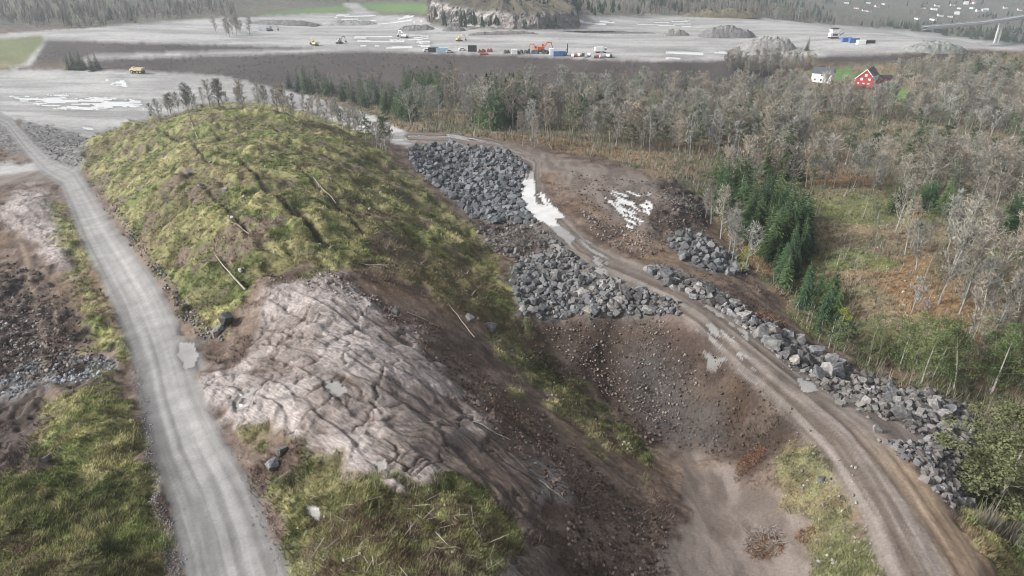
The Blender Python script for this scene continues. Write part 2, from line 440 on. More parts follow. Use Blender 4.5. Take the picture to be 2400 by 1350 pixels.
# mound
paint('grass', [(205,330),(290,288),(430,262),(480,240),(600,235),(760,270),(870,320),(950,400),(1000,440),(1050,490),(1115,530),(1155,590),(1200,650),(1215,740),(1150,762),(1100,740),(1000,690),(940,640),(900,625),(760,645),(690,640),(600,640),(580,690),(530,775),(480,770),(440,735),(400,690),(350,600),(300,530),(260,460),(215,420),(195,370)], 20)
paint('soil', [(575,690),(600,632),(690,618),(770,640),(740,660),(640,690)], 20)
# bedrock and front
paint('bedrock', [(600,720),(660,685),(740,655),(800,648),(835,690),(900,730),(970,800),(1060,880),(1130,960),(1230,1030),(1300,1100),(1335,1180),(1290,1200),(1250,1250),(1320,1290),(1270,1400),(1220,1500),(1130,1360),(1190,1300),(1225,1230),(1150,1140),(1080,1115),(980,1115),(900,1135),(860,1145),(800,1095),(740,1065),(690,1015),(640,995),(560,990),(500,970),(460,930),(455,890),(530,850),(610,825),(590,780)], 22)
paint('grass', [(635,1100),(690,1060),(690,1012),(760,1080),(860,1146),(980,1115),(1080,1115),(1150,1140),(1225,1230),(1190,1300),(1150,1360),(1100,1650),(720,1650),(665,1350),(675,1270),(640,1180)], 22)
paint('grass', [(540,1000),(590,985),(640,1000),(635,1060),(600,1070),(545,1045)], 20)
paint('grass', [(1140,760),(1200,735),(1260,830),(1350,900),(1410,955),(1490,1010),(1545,1060),(1530,1130),(1460,1070),(1350,1000),(1250,920),(1180,840)], 28)
# right works
paint('rubble', [(945,350),(1060,335),(1180,352),(1245,390),(1218,430),(1218,470),(1260,525),(1150,527),(1090,502),(1040,452),(980,405)])
paint('dark_earth', [(1105,525),(1260,525),(1320,575),(1330,600),(1210,615),(1160,590)])
paint('rubble', [(1200,620),(1330,588),(1410,650),(1500,680),(1590,712),(1595,737),(1500,745),(1220,742),(1205,690)])
paint('mud', [(1150,330),(1240,348),(1330,378),(1480,400),(1560,420),(1620,470),(1560,530),(1540,560),(1450,530),(1370,460),(1300,410),(1230,390)])
paint('dark_earth', [(1530,420),(1600,425),(1660,470),(1665,520),(1600,560),(1530,560),(1520,500),(1560,480)])
paint('rubble', [(1560,560),(1620,535),(1700,580),(1760,640),(1700,650),(1600,600)])
paint('rubble', [(1490,628),(1560,615),(1680,680),(1760,730),(1880,800),(1990,860),(2100,900),(2240,930),(2290,1000),(2275,1070),(2290,1180),(2230,1190),(2130,1080),(2060,1000),(1960,940),(1850,870),(1750,770),(1640,700),(1540,650)])
paint('mud', [(2000,960),(2110,985),(2200,1010),(2190,1040),(2110,1050),(2040,1010)])
paint('mud', [(1560,1050),(1640,1065),(1760,1115),(1805,1165),(1880,1280),(1960,1420),(2000,1650),(1450,1650),(1430,1350),(1600,1250),(1640,1180)], 25)
paint('grass', [(1790,1085),(1880,1010),(1960,1030),(2010,1120),(2050,1250),(2090,1400),(2120,1650),(2010,1650),(1880,1270),(1800,1150)], 30)
paint('grass', [(2230,1195),(2290,1180),(2400,1290),(2500,1500),(2400,1500),(2330,1350)], 20)
ROAD = [(-60,235+10,14),(20,290,14),(70,350,17),(110,390,20),(163,418,27),(190,470,34),(225,540,42),(275,620,52),(322,700,60),(358,790,66),(384,870,68),(405,950,76),(440,1050,90),(490,1160,104),(525,1260,114),(552,1360,122),(580,1480,134),(610,1640,150)]
TRACK = [(960,322,12),(1060,326,14),(1160,345,16),(1245,385,22),(1240,425,27),(1245,460,32),(1268,505,38),(1315,550,38),(1355,590,36),(1420,628,36),(1500,662,38),(1580,698,40),(1650,742,42),(1725,805,46),(1805,872,50),(1895,950,58),(1980,1025,70),(2050,1110,86),(2105,1190,98),(2150,1270,108),(2195,1360,118),(2240,1470,130),(2300,1640,150)]
BRANCH = [(-90,440,12),(20,420,12),(90,412,13),(160,416,14)]
bv, bs = along(BRANCH)
rv, rs = along(ROAD); tv, ts = along(TRACK)
rj = rv + (jx * 0.25); tj = tv + jx * 0.35
zone[np.abs(rj) < 1] = ZI['gravel_road']
zone[np.abs(tj) < 1] = ZI['dirt_track']
zone[(np.abs(bv + jx * .3) < 1) & (np.abs(rj) >= 1)] = ZI['mud']
paint('gravel_road', [(400,790),(470,790),(475,860),(450,880),(420,860)], 14)
# bench road on the embankment and pale roads beyond
paint('gravel_plateau', [(205,134),(215,129),(400,123),(600,117),(835,113),(835,121),(600,127),(400,132),(215,139)], 2)
paint('gravel_plateau', [(800,8),(835,6),(860,26),(900,32),(760,34),(830,26)], 2)
# water
PUD = []
def puddle(poly, label, jit=10, flat=True):
    i = region(poly, jit); PUD.append((i, label)); zone[i] = ZI['puddle']; return i
puddle([(420,800),(455,805),(465,830),(455,860),(435,865),(418,835)], 'pale puddle at the edge of the straight gravel road', 2)
puddle([(1235,478),(1290,482),(1320,510),(1265,518),(1240,500)], 'largest milky puddle on the muddy track below the boulder field', 2)
puddle([(1870,893),(1905,895),(1918,918),(1880,917)], 'small pale puddle on the track beside the boulder bank', 2)
puddle([(1655,758),(1672,760),(1690,790),(1668,782)], 'narrow puddle in the bend of the muddy track', 2)
puddle([(735,1190),(752,1192),(748,1218),(722,1210),(715,1195)], 'bright little pool in the grass at the front', 2)
puddle([(760,895),(800,893),(812,920),(780,938),(762,925)], 'rain pool in a hollow of the bare rock', 2)
puddle([(545,935),(580,932),(590,950),(560,960)], 'shallow rain pool on the rock near the gravel road', 14)
puddle([(880,1085),(900,1080),(905,1100),(885,1110)], 'small rain pool in a crack between two rock humps', 2)
puddle([(1375,635),(1410,633),(1425,650),(1390,652)], 'flat puddle beside the boulder fan', 2)
idx = np.concatenate([region([(20,225),(150,222),(330,235),(340,260),(120,255)], 8), region([(245,185),(290,188),(300,205),(260,198)], 4), region([(190,298),(225,298),(215,308)], 4)])
n = fbm(gx[idx] * 0.35, gy[idx], 4.0, 3, 77)
zone[idx[n > 0.53]] = ZI['puddle']
wet = np.zeros(len(gx))
k_ = (np.abs(tv) < .95) & (PY > 312) & (PY < 900)
w_ = fbm(tv * 3.2 + 40, ts / 55, 1.0, 3, 78)
zone[k_ & (w_ > np.interp(PY, [312, 335, 400, 430, 560, 640, 900], [.56, .68, .70, .52, .60, .70, .76]))] = ZI['puddle']
idx = np.concatenate([region([(1420,450),(1520,450),(1530,500),(1480,540),(1410,490)], 10), region([(1650,820),(1700,825),(1715,875),(1660,860)], 8)])
ca, sa = math.cos(0.5), math.sin(0.5)
n = fbm((gx[idx] * ca + gy[idx] * sa), (-gx[idx] * sa + gy[idx] * ca) * 0.22, 0.8, 3, 78)
zone[idx[n > 0.555]] = ZI['puddle']
idx = np.concatenate([region([(830,85),(1000,75),(1010,115),(850,112)], 3), region([(1560,120),(1700,115),(1720,135),(1560,138)], 3), region([(1330,50),(1620,48),(1620,62),(1380,56)], 3), region([(750,32),(1000,38),(990,60),(840,55)], 3)])
n = fbm(gx[idx] * 0.4, gy[idx], 7.0, 3, 79)
zone[idx[n > 0.6]] = ZI['puddle']
for i, l in PUD: zone[i] = ZI['puddle']

# soft weights near the borders
Wt = np.zeros((len(ZONES), NR, NC), dtype=np.float32)
z2 = zone.reshape(NR, NC)
def blur(a, r):
    for ax in (0, 1):
        c = np.cumsum(np.concatenate([np.repeat(np.take(a, [0], ax), r + 1, ax), a, np.repeat(np.take(a, [-1], ax), r, ax)], ax), ax)
        n = a.shape[ax]
        hi = np.take(c, np.arange(2 * r + 1, 2 * r + 1 + n), ax); lo = np.take(c, np.arange(0, n), ax)
        a = (hi - lo) / (2 * r + 1)
    return a
for k in range(len(ZONES)):
    Wt[k] = blur(blur((z2 == k).astype(np.float32), 1), 2)
far_ = sstep(120, 260, DEP).reshape(NR, NC).astype(np.float32)
for k in range(len(ZONES)):
    hard = (z2 == k).astype(np.float32)
    Wt[k] = Wt[k] * (1 - far_) + far_ * blur(hard, 1)
pk = ZI['puddle']
Wt[pk] = (z2 == pk)
oth = [k for k in range(len(ZONES)) if k != pk]
rest = Wt[oth].sum(0) + 1e-4
for k in oth: Wt[k] = (Wt[k] + 1e-4 / len(oth)) / rest * (1 - Wt[pk])
Wt /= Wt.sum(0)[None]
W = Wt.reshape(len(ZONES), -1)

# ------------------------------------------------------------------ relief
h = np.zeros(len(gx))
def addw(name, d):
    global h
    h = h + W[ZI[name]] * d
wx = fbm(gx, gy, 5, 3, 31) - 0.5; wy = fbm(gx, gy, 5, 3, 41) - 0.5
# folds of the bedrock: warped ridges running down to the right
a1 = math.radians(-40)
bx = gx * math.cos(a1) + gy * math.sin(a1); by = -gx * math.sin(a1) + gy * math.cos(a1)
sw = 7.0
ux_, uy_ = bx + wx * 5.0, by + wy * 4.0
f1 = fbm(ux_ * 0.14, uy_, 0.46, 4, 51)                 # long strands
f2 = fbm(ux_ * 0.16, uy_, 0.2, 3, 61)                 # fine strands
f3 = fbm(ux_ * 0.3, uy_, 3.0, 3, 65)
ridge = 1 - np.abs(2 * f1 - 1) * 2.6
ridge2 = 1 - np.abs(2 * f2 - 1) * 2.6
knob = fbm(gx + wx * 4, gy + wy * 4, 4.2, 3, 71)
crack = np.abs(fbm(gx + wx * 5, gy + wy * 5, 3.6, 3, 81) - 0.5)
crk = 1 - sstep(0.0, 0.03, crack)
q_ = by / 2.3 + 2.2 * (fbm(bx * .3, by * .6, 5.0, 3, 85) - .5); saw = q_ - np.floor(q_)
q2_ = bx / 4.6 + 1.6 * (fbm(bx, by, 5.0, 2, 87) - .5); saw2 = q2_ - np.floor(q2_)
lay = np.where(saw < .88, saw / .88, (1 - saw) / .12) * (0.25 + .75 * vnoise(np.floor(q_) * 3.1, np.floor(q2_) * 1.7, 88))
lay2 = np.where(saw2 < .93, saw2 / .93, (1 - saw2) / .07) * vnoise(np.floor(q2_) * 2.3, np.floor(q_) * 1.1, 89)
addw('bedrock', 0.085 * np.clip(ridge, -1, 1) + 0.05 * np.clip(ridge2, -1, 1) + 1.0 * (knob - 0.5) + 0.40 * lay + 0.24 * lay2 + 0.5 * (f3 - .5) - 0.25 * crk)
tuss = fbm(gx, gy, 1.5, 4, 91); tuss2 = fbm(gx, gy, 6.0, 3, 95)
tuss3 = fbm(bx * .45 + wx * 8, by + wy * 8, 7.0, 4, 97, .55)
mound_ = ((PX > 190) & (PX < 1230) & (PY < 780)).astype(float)
addw('grass', 1.0 * (tuss - 0.5) + 1.5 * (tuss2 - 0.5) + mound_ * 3.4 * (tuss3 - .5))
addw('soil', 0.8 * (fbm((bx + wx * 3) * 0.4, by + wy * 3, 1.4, 5, 101) - 0.5) + 0.5 * (fbm(gx, gy, 5, 3, 105) - 0.5))
addw('dark_earth', 1.9 * (fbm(gx, gy, 1.6, 5, 111) - 0.5))
addw('rubble', 0.9 * (fbm(gx, gy, 1.3, 4, 121, 0.6) - 0.5))
addw('forest_floor', 1.1 * (fbm(gx, gy, 4.0, 5, 131) - 0.5))
addw('mud', 0.16 * (fbm(gx, gy * .3, 0.9, 4, 141) - 0.5))
addw('embankment', 0.5 * (fbm(gx, gy, 4, 4, 151) - 0.5))
addw('gravel_plateau', 0.25 * (fbm(gx, gy, 6, 3, 161) - 0.5))
addw('hillside', 6.0 * (fbm(gx, gy, 60, 4, 171) - 0.5))
# ruts
def streak(v, q, fine_, length, sd_, o=4): return fbm(v * fine_ + 50, q / length, 1.0, o, sd_)
tq = streak(tv + 0.05 * np.sin(ts / 90), ts, 7, 260, 181)
rut = (tq - .5) * 3.2 - 0.8 * np.exp(-((np.abs(tv + .12 * np.sin(ts / 130)) - .42) / .10) ** 2)
addw('dirt_track', 0.07 * rut * sstep(1.1, 0.8, np.abs(tv)) + 0.10 * (fbm(gx, gy, 0.8, 3, 195) - 0.5))
rtr = rv + 0.08 * (fbm(rs / 120, rs * 0, 1, 3, 201) - 0.5)
rq = streak(rtr, rs, 6, 420, 203)
addw('gravel_road', 0.05 * (rq - .5) + 0.04 * (fbm(gx, gy, 1.0, 3, 205) - 0.5))
gz = gz + h
# streaks torn in the mound: the dark furrows
def groove(line, depth):
    v, s = along(line)
    g = np.clip(1 - np.abs(v + jx * 0.8), 0, 1)
    return g
FURROWS = [[(470,420,6),(520,480,10),(580,545,8)], [(560,370,5),(640,450,14),(700,510,16),(760,570,14),(830,610,10),(930,625,8)], [(690,380,4),(750,440,6),(800,490,6),(850,540,5)], [(370,300,5),(450,340,5),(480,370,5)]]
gr = np.zeros(len(gx))
for f in FURROWS: gr = np.maximum(gr, groove(f, 1))
gr = sstep(0.1, 0.8, gr)
gz = gz - 0.4 * gr * W[ZI['grass']]

# ------------------------------------------------------------------ colours of the ground
def mixc(a, b, t): return np.asarray(a)[None] * (1 - t[:, None]) + np.asarray(b)[None] * t[:, None]
N1 = fbm(gx, gy, 0.7, 4, 211); N2 = fbm(gx, gy, 3.0, 4, 221); N3 = fbm(gx, gy, 11.0, 3, 231); NF = fbm(gx, gy, 40.0, 4, 241)
fine = rng.random(len(gx))
col = np.zeros((len(gx), 3))
def addc(name, c): col[:] += W[ZI[name]][:, None] * c
c = mixc((0.095,0.112,0.038), (0.19,0.176,0.085), sstep(0.36, 0.62, fbm(gx, gy, 3.0, 5, 222, .65)))
c = c * (1 - sstep(.52, .68, N3)[:, None]) + sstep(.52, .68, N3)[:, None] * mixc((0.165,0.128,0.078), (0.135,0.135,0.06), sstep(.4, .6, N1))
c = c * (0.65 + 0.7 * sstep(.3, .7, N1))[:, None]
c = c * (0.75 + 0.5 * sstep(.3, .7, tuss3))[:, None]
bare_ = sstep(.62, .72, fbm(gx, gy, 4.5, 4, 225, .6))[:, None] * (0.35 + .65 * mound_)[:, None]
c = c * (1 - bare_) + bare_ * mixc((0.11, 0.08, 0.055), (0.17, 0.14, 0.11), N1)
brn_ = (sstep(700, 1050, PX) * mound_ * sstep(.35, .6, N3))[:, None] * .55          # heathery right flank
c = c * (1 - brn_) + brn_ * np.array((0.105, 0.085, 0.045)) * (0.6 + .8 * N1)[:, None]
bank_ = ((PX > 1700) & (PX < 2140) & (PY > 980)).astype(float)[:, None] * .75      # tan weeds on the track bank
c = c * (1 - bank_) + bank_ * mixc((0.17, 0.145, 0.085), (0.12, 0.12, 0.065), sstep(.4, .6, N2)) * (0.6 + .8 * N1)[:, None]
c = c * (1 - gr[:, None]) + gr[:, None] * np.array((0.045, 0.036, 0.026))
GRASSC = c
addc('grass', c)
c = mixc((0.082,0.058,0.046), (0.145,0.108,0.086), sstep(.35, .65, N2)) * (0.75 + 0.5 * N1)[:, None]
c = c * (1 - 0.5 * sstep(.55, .7, N3))[:, None] + (0.5 * sstep(.55, .7, N3))[:, None] * np.array((0.15,0.10,0.06))
pit_ = inpoly(PX + jx * 60, PY + jy * 60, [(1450,830),(1560,815),(1610,900),(1720,1000),(1690,1060),(1570,1045),(1480,960)]).astype(float)
pit_ = blur(pit_.reshape(NR, NC), 6).ravel()[:, None] * .65
c = c * (1 - pit_) + pit_ * mixc((0.075, 0.072, 0.072), (0.135, 0.13, 0.13), N1)
addc('soil', c)
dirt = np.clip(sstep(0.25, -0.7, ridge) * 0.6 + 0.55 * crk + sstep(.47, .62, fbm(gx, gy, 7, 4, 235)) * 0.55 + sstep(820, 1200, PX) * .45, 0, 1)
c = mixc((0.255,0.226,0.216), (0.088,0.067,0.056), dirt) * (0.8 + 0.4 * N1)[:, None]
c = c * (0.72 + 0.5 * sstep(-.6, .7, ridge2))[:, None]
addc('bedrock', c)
ln = sstep(.55, .15, np.abs(rtr)) * 0.0
wheel = np.exp(-((np.abs(rtr) - 0.33) / 0.12) ** 2) + 0.6 * np.exp(-((np.abs(rtr) - 0.05) / 0.06) ** 2)
c = mixc((0.15,0.147,0.145), (0.275,0.27,0.268), sstep(.3, .7, rq) * .75 + .35 * np.clip(wheel, 0, 1) * sstep(.3, .6, streak(rtr, rs, 3, 200, 252)))
c = c * (0.82 + 0.36 * fbm(gx, gy, 2.4, 5, 255, .6))[:, None] * (0.9 + 0.2 * N1)[:, None] * (1 - 0.3 * sstep(.6, 1.0, np.abs(rv)))[:, None]
addc('gravel_road', c)
c = mixc((0.10,0.08,0.067), (0.215,0.188,0.17), sstep(-.9, .8, rut)) * (0.85 + 0.3 * N1)[:, None]
brown = sstep(0.1, 0.6, -tv) * sstep(950, 1150, PY)
c = c * (1 - brown[:, None]) + brown[:, None] * mixc((0.17,0.12,0.08), (0.26,0.195,0.14), sstep(-.9, .8, rut))
addc('dirt_track', c)
addc('rubble', mixc((0.08,0.076,0.074), (0.20,0.195,0.19), sstep(.3, .7, N1)))
c = mixc((0.155,0.118,0.078), (0.10,0.103,0.055), sstep(.42, .6, N2)) * (0.6 + 0.8 * N1)[:, None]
fg = sstep(.5, .65, N3)[:, None]
c = c * (1 - fg) + fg * np.array((0.20,0.16,0.10)) * (0.7 + .6 * N1)[:, None]
fr = sstep(.50, .60, fbm(gx, gy, 16, 3, 237))[:, None] * sstep(300, 340, PY)[:, None]
c = c * (1 - fr) + fr * np.array((0.195,0.128,0.070)) * (0.7 + .6 * N1)[:, None]
fgn = sstep(.55, .65, fbm(gx, gy, 14, 3, 239))[:, None] * sstep(420, 480, PY)[:, None] * .8
c = c * (1 - fgn) + fgn * np.array((0.115, 0.135, 0.05)) * (0.7 + .6 * N1)[:, None]
addc('forest_floor', c)
addc('gravel_plateau', mixc((0.24,0.236,0.233), (0.37,0.366,0.362), sstep(.3, .7, fbm(gx * 0.22, gy, 9, 5, 261, .6))))
addc('embankment', mixc((0.045,0.037,0.035), (0.074,0.062,0.057), NF) * (0.8 + .4 * N2)[:, None])
c = mixc((0.12,0.135,0.06), (0.20,0.18,0.09), sstep(.4, .6, NF)); fe_ = (PX > 500)[:, None]
addc('field', np.where(fe_, mixc((0.085,0.16,0.05), (0.12,0.19,0.06), NF), c))
addc('lawn', mixc((0.10,0.19,0.04), (0.16,0.26,0.06), N2))
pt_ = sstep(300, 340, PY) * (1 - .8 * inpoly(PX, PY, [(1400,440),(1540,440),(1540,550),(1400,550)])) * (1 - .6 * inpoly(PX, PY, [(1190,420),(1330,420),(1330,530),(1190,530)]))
addc('puddle', mixc((0.66, 0.66, 0.66), (0.25, 0.24, 0.23), pt_))  # sky reflection painted into the water colour, palest on the far puddles
addc('hillside', mixc((0.075,0.078,0.055), (0.13,0.115,0.09), NF))
addc('mud', mixc((0.115,0.093,0.08), (0.185,0.155,0.137), sstep(.35, .65, fbm(gx + wx * 2, (gy + wy * 2) * .22, 1.3, 5, 271))))
addc('dark_earth', mixc((0.035,0.027,0.024), (0.085,0.065,0.057), sstep(.3, .7, N1)))
addc('cliff', mixc((0.2,0.19,0.18), (0.4,0.38,0.36), N2))
for ln_ in ([(78,672,7),(100,780,9),(115,885,9)], [(118,684,7),(138,780,8),(155,862,8)], [(30,520,6),(60,600,7),(70,680,7)], [(0,640,6),(60,625,6),(110,640,5)]):
    v_, q__ = along(ln_); g_ = np.clip(1.3 - np.abs(v_ + jx * .6), 0, 1)[:, None] * .8 * (np.isin(zone, [ZI['soil'], ZI['dark_earth']]))[:, None]
    col = col * (1 - g_) + g_ * mixc((0.15, 0.112, 0.08), (0.20, 0.16, 0.125), N1)
wetm = blur(blur((zone == ZI['puddle']).astype(float).reshape(NR, NC), 2), 3).ravel() * (zone != ZI['puddle'])
col *= (1 - 0.45 * np.clip(wetm * 2.2, 0, 1))[:, None]          # damp rims round the water
dmp = inpoly(PX + jx * 60, PY + jy * 60, [(1215,755),(1560,752),(1690,840),(1850,965),(1890,1010),(1780,1090),(1640,1060),(1500,1035),(1380,930),(1250,860)]).astype(float)
dmp = blur(dmp.reshape(NR, NC), 6).ravel()
col *= (1 - 0.48 * dmp)[:, None]                                 # freshly dug damp cut under the track
col = np.clip(col, 0.005, 0.9)

GM = {
 'soil': ground_mat('soil_material', 2.6, 0.4, 0.7, 0.12),
 'grass': ground_mat('turf_material', 6.0, 0.5, 0.8, 0.12),
 'bedrock': ground_mat('bedrock_material', 5.0, 0.5, 0.9, 0.14, 0.75, 0.25, 0.4, (math.radians(-40), 4.5, 0.6)),
 'gravel_road': ground_mat('gravel_road_material', 5.0, 0.12, 0.35, 0.05),
 'dirt_track': ground_mat('dirt_track_material', 4.0, 0.22, 0.5, 0.08, 0.75),
 'rubble': ground_mat('rubble_material', 3.0, 0.55, 0.9, 0.25),
 'forest_floor': ground_mat('forest_floor_material', 2.0, 0.5, 0.9, 0.2),
 'gravel_plateau': ground_mat('gravel_plateau_material', 0.8, 0.10, 0.3, 0.1),
 'embankment': ground_mat('embankment_material', 0.6, 0.3, 0.6, 0.3),
 'hillside': ground_mat('hillside_material', 0.2, 0.4, 0.6, 0.5),
}
GM['field'] = GM['lawn'] = GM['grass']; GM['mud'] = GM['dirt_track']; GM['dark_earth'] = GM['soil']; GM['cliff'] = GM['bedrock']
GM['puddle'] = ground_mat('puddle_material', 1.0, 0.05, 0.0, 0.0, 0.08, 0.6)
ZLABEL = {'soil': 'bare brown earth of the building site', 'grass': 'olive and straw coloured rough turf', 'bedrock': 'washed pinkish grey bare bedrock with folds and cracks',
 'gravel_road': 'straight pale gravel haul road on the left', 'dirt_track': 'rutted muddy track curving down on the right', 'rubble': 'grey broken stone ground', 'forest_floor': 'russet and straw forest floor on the right',
 'gravel_plateau': 'wide levelled pale gravel plateau', 'embankment': 'dark earth embankment slope below the plateau', 'field': 'green fields at the edge of the site', 'puddle': 'shallow bright puddles on the gravel',
 'hillside': 'hazy wooded hillside and valley in the distance', 'mud': 'smooth brown mud floor', 'dark_earth': 'dark freshly dug earth', 'lawn': 'bright green lawn beside the red barn'}
ZNAME = {'soil': 'ground', 'grass': 'turf', 'puddle': 'puddles', 'mud': 'mud_ground', 'rubble': 'rubble_ground', 'dark_earth': 'dark_ground'}

gid = np.arange(NR * NC).reshape(NR, NC)
quads = np.stack([gid[:-1, :-1], gid[:-1, 1:], gid[1:, 1:], gid[1:, :-1]], -1).reshape(-1, 4)
fz = zone[quads[:, 0]].astype(int)
pz = np.full(len(gx), -1); 
for k, (i, l) in enumerate(PUD): pz[i] = k
fp = pz[quads[:, 0]]
GV = np.stack([gx, gy, gz], 1)
def sub(sel, name, mat, smooth=True):
    q = quads[sel]; u, inv = np.unique(q, return_inverse=True)
    return mesh_from(name, GV[u], inv.reshape(q.shape), mat, col[u], smooth)
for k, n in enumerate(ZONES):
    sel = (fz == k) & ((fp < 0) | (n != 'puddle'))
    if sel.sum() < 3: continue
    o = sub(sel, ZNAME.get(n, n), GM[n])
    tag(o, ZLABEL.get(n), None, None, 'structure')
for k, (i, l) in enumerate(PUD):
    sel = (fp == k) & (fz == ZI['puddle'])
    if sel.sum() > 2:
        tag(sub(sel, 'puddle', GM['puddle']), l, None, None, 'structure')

# ------------------------------------------------------------------ finding points of the ground seen at a pixel
PX, PY, DEP = project(gx, gy, gz)
RC = 3.0
RW, RH = int(2900 / RC), int(1700 / RC)
rast = np.full((RH, RW), -1, dtype=np.int64)
ok = (PX > -240) & (PX < 2640) & (PY > -20) & (PY < 1650)
vi = np.nonzero(ok)[0]; vi = vi[np.argsort(-DEP[vi])]
rast[((PY[vi] + 20) / RC).astype(int), ((PX[vi] + 240) / RC).astype(int)] = vi
def gidx(px, py):
    cx, cy = int((px + 240) / RC), int((py + 20) / RC)
    best = None
    for r in range(0, 8):
        y0, y1, x0, x1 = max(cy - r, 0), min(cy + r + 1, RH), max(cx - r, 0), min(cx + r + 1, RW)
        s = rast[y0:y1, x0:x1]; s = s[s >= 0]
        if len(s):
            d = (PX[s] - px) ** 2 + (PY[s] - py) ** 2 + 0.0 * DEP[s]
            return int(s[np.argmin(d)])
    return None
def at(px, py):
    i = gidx(px, py)
    return Vector(GV[i]), float(DEP[i])
def zat(x, y):
    r = np.interp(y, Yrow, np.arange(NR)); r0 = int(min(r, NR - 2)); fr = r - r0
    out = 0
    for rr, w in ((r0, 1 - fr), (r0 + 1, fr)):
        c = (x / (amax[rr] * Yrow[rr]) + 1) / 2 * (NC - 1); c = min(max(c, 0), NC - 1.001); c0 = int(c); fc = c - c0
        out += w * (gz[rr * NC + c0] * (1 - fc) + gz[rr * NC + c0 + 1] * fc)
    return out
def pick(poly, n, gap=0.0, tries=30, clear=True):
    """random pixels inside a polygon of the photograph, kept apart by gap pixels"""
    a = np.array(poly, dtype=float); out = []
    for _ in range(n * tries):
        if len(out) >= n: break
        x = rnd.uniform(a[:, 0].min(), a[:, 0].max()); y = rnd.uniform(a[:, 1].min(), a[:, 1].max())
        if not inpoly(np.array([x]), np.array([y]), poly)[0]: continue
        if clear and 1885 < x < 2165 and 196 < y < 254: continue      # the farm yard stays open
        if gap and any((x - p[0]) ** 2 + ((y - p[1]) * 2) ** 2 < gap * gap for p in out): continue
        out.append((x, y))
    return out

# ------------------------------------------------------------------ rocky hill on the plateau
ROCKM = ground_mat('cliff_material', 0.5, 0.35, 0.8, 0.6, 0.85)
def rocky_hill():
    # rim points: base pixels of the rock wall, left to right, then round the back
    front = [(1003,32),(1020,40),(1050,50),(1090,58),(1140,63),(1200,67),(1260,69),(1310,69),(1345,66),(1357,52)]
    P = []
    for px, py in front:
        p, t = at(px, py); P.append((p.x, p.y, p.z))
    P = np.array(P)
    c = np.array([P[:, 0].mean() + 2, P[:, 1].max() + 30])
    ang = np.linspace(P[0, 0] - c[0], 1, 1)
    back = []
    a0 = math.atan2(P[-1, 1] - c[1], P[-1, 0] - c[0]); a1 = math.atan2(P[0, 1] - c[1], P[0, 0] - c[0])
    if a1 < a0: a1 += 2 * math.pi
    for k in range(1, 9):
        a = a0 + (a1 - a0) * k / 9
        back.append((c[0] + math.cos(a) * 62, c[1] + math.sin(a) * 45, P[:, 2].mean()))
    R = np.concatenate([P, np.array(back)])
    n = 420
    s = np.linspace(0, len(R), n, endpoint=False)
    i0 = s.astype(int) % len(R); i1 = (i0 + 1) % len(R); f = (s - np.floor(s))[:, None]
    rim = R[i0] * (1 - f) + R[i1] * f
    prof = [(1.04, -1.0), (1.0, 0.5), (0.985, 3), (0.97, 6), (0.955, 8.5), (0.94, 10.5), (0.91, 11.5), (0.84, 12.6), (0.7, 14.5), (0.5, 16), (0.25, 17), (0.0, 17.5)]
    # higher detail between the profile rows
    pr = np.array(prof); tt = np.linspace(0, len(pr) - 1, 46); j = np.minimum(tt.astype(int), len(pr) - 2); ff = (tt - j)[:, None]
    pr = pr[j] * (1 - ff) + pr[j + 1] * ff
    V = []; 
    hs = 0.75 + 0.5 * fbm(rim[:, 0], rim[:, 1], 16, 3, 301)
    edge = 0.55 + 0.45 * sstep(0, 40, np.minimum(np.arange(n), (n * len(P) / len(R)) - np.arange(n)).clip(0))
    for k, hh in pr:
        x = c[0] + (rim[:, 0] - c[0]) * k; y = c[1] + (rim[:, 1] - c[1]) * k
        wall = 1.0 if 0.5 < hh < 11.5 else 0.35
        rr = np.hypot(rim[:, 0] - c[0], rim[:, 1] - c[1])
        u = np.arange(n) * 0.55
        d = (fbm(u, u * 0 + hh * 0.55, 3.2, 4, 311, 0.6) - 0.5) * 6.0 * wall
        x = x + (rim[:, 0] - c[0]) / rr * d; y = y + (rim[:, 1] - c[1]) / rr * d
        z = rim[:, 2] + hh * hs + (fbm(x, y, 6, 3, 321) - 0.5) * 2.0 * (1 if hh > 1 else 0)
        V.append(np.stack([x, y, z], 1))
    m = len(V); V = np.concatenate(V)
    g = np.arange(m * n).reshape(m, n); g2 = np.roll(g, -1, 1)
    Q = np.stack([g[:-1], g2[:-1], g2[1:], g[1:]], -1).reshape(-1, 4)
    hrel = np.repeat(pr[:, 1], n)
    w = fbm(V[:, 0], V[:, 2] * 1.5 + V[:, 1], 4, 3, 331)
    cw = mixc((0.09, 0.085, 0.08), (0.36, 0.34, 0.32), sstep(.35, .65, w))
    ct = mixc((0.065, 0.055, 0.042), (0.10, 0.088, 0.062), w)
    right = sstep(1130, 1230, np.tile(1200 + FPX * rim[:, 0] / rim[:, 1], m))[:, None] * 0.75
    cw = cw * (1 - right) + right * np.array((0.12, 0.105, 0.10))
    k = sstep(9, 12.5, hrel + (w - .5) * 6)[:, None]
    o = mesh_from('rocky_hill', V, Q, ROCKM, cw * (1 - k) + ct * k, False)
    tag(o, 'rocky hill with a pale blasted cliff left standing on the gravel plateau', None, None, 'structure')
    return V[-n * 12:], c
hilltop, hillc = rocky_hill()

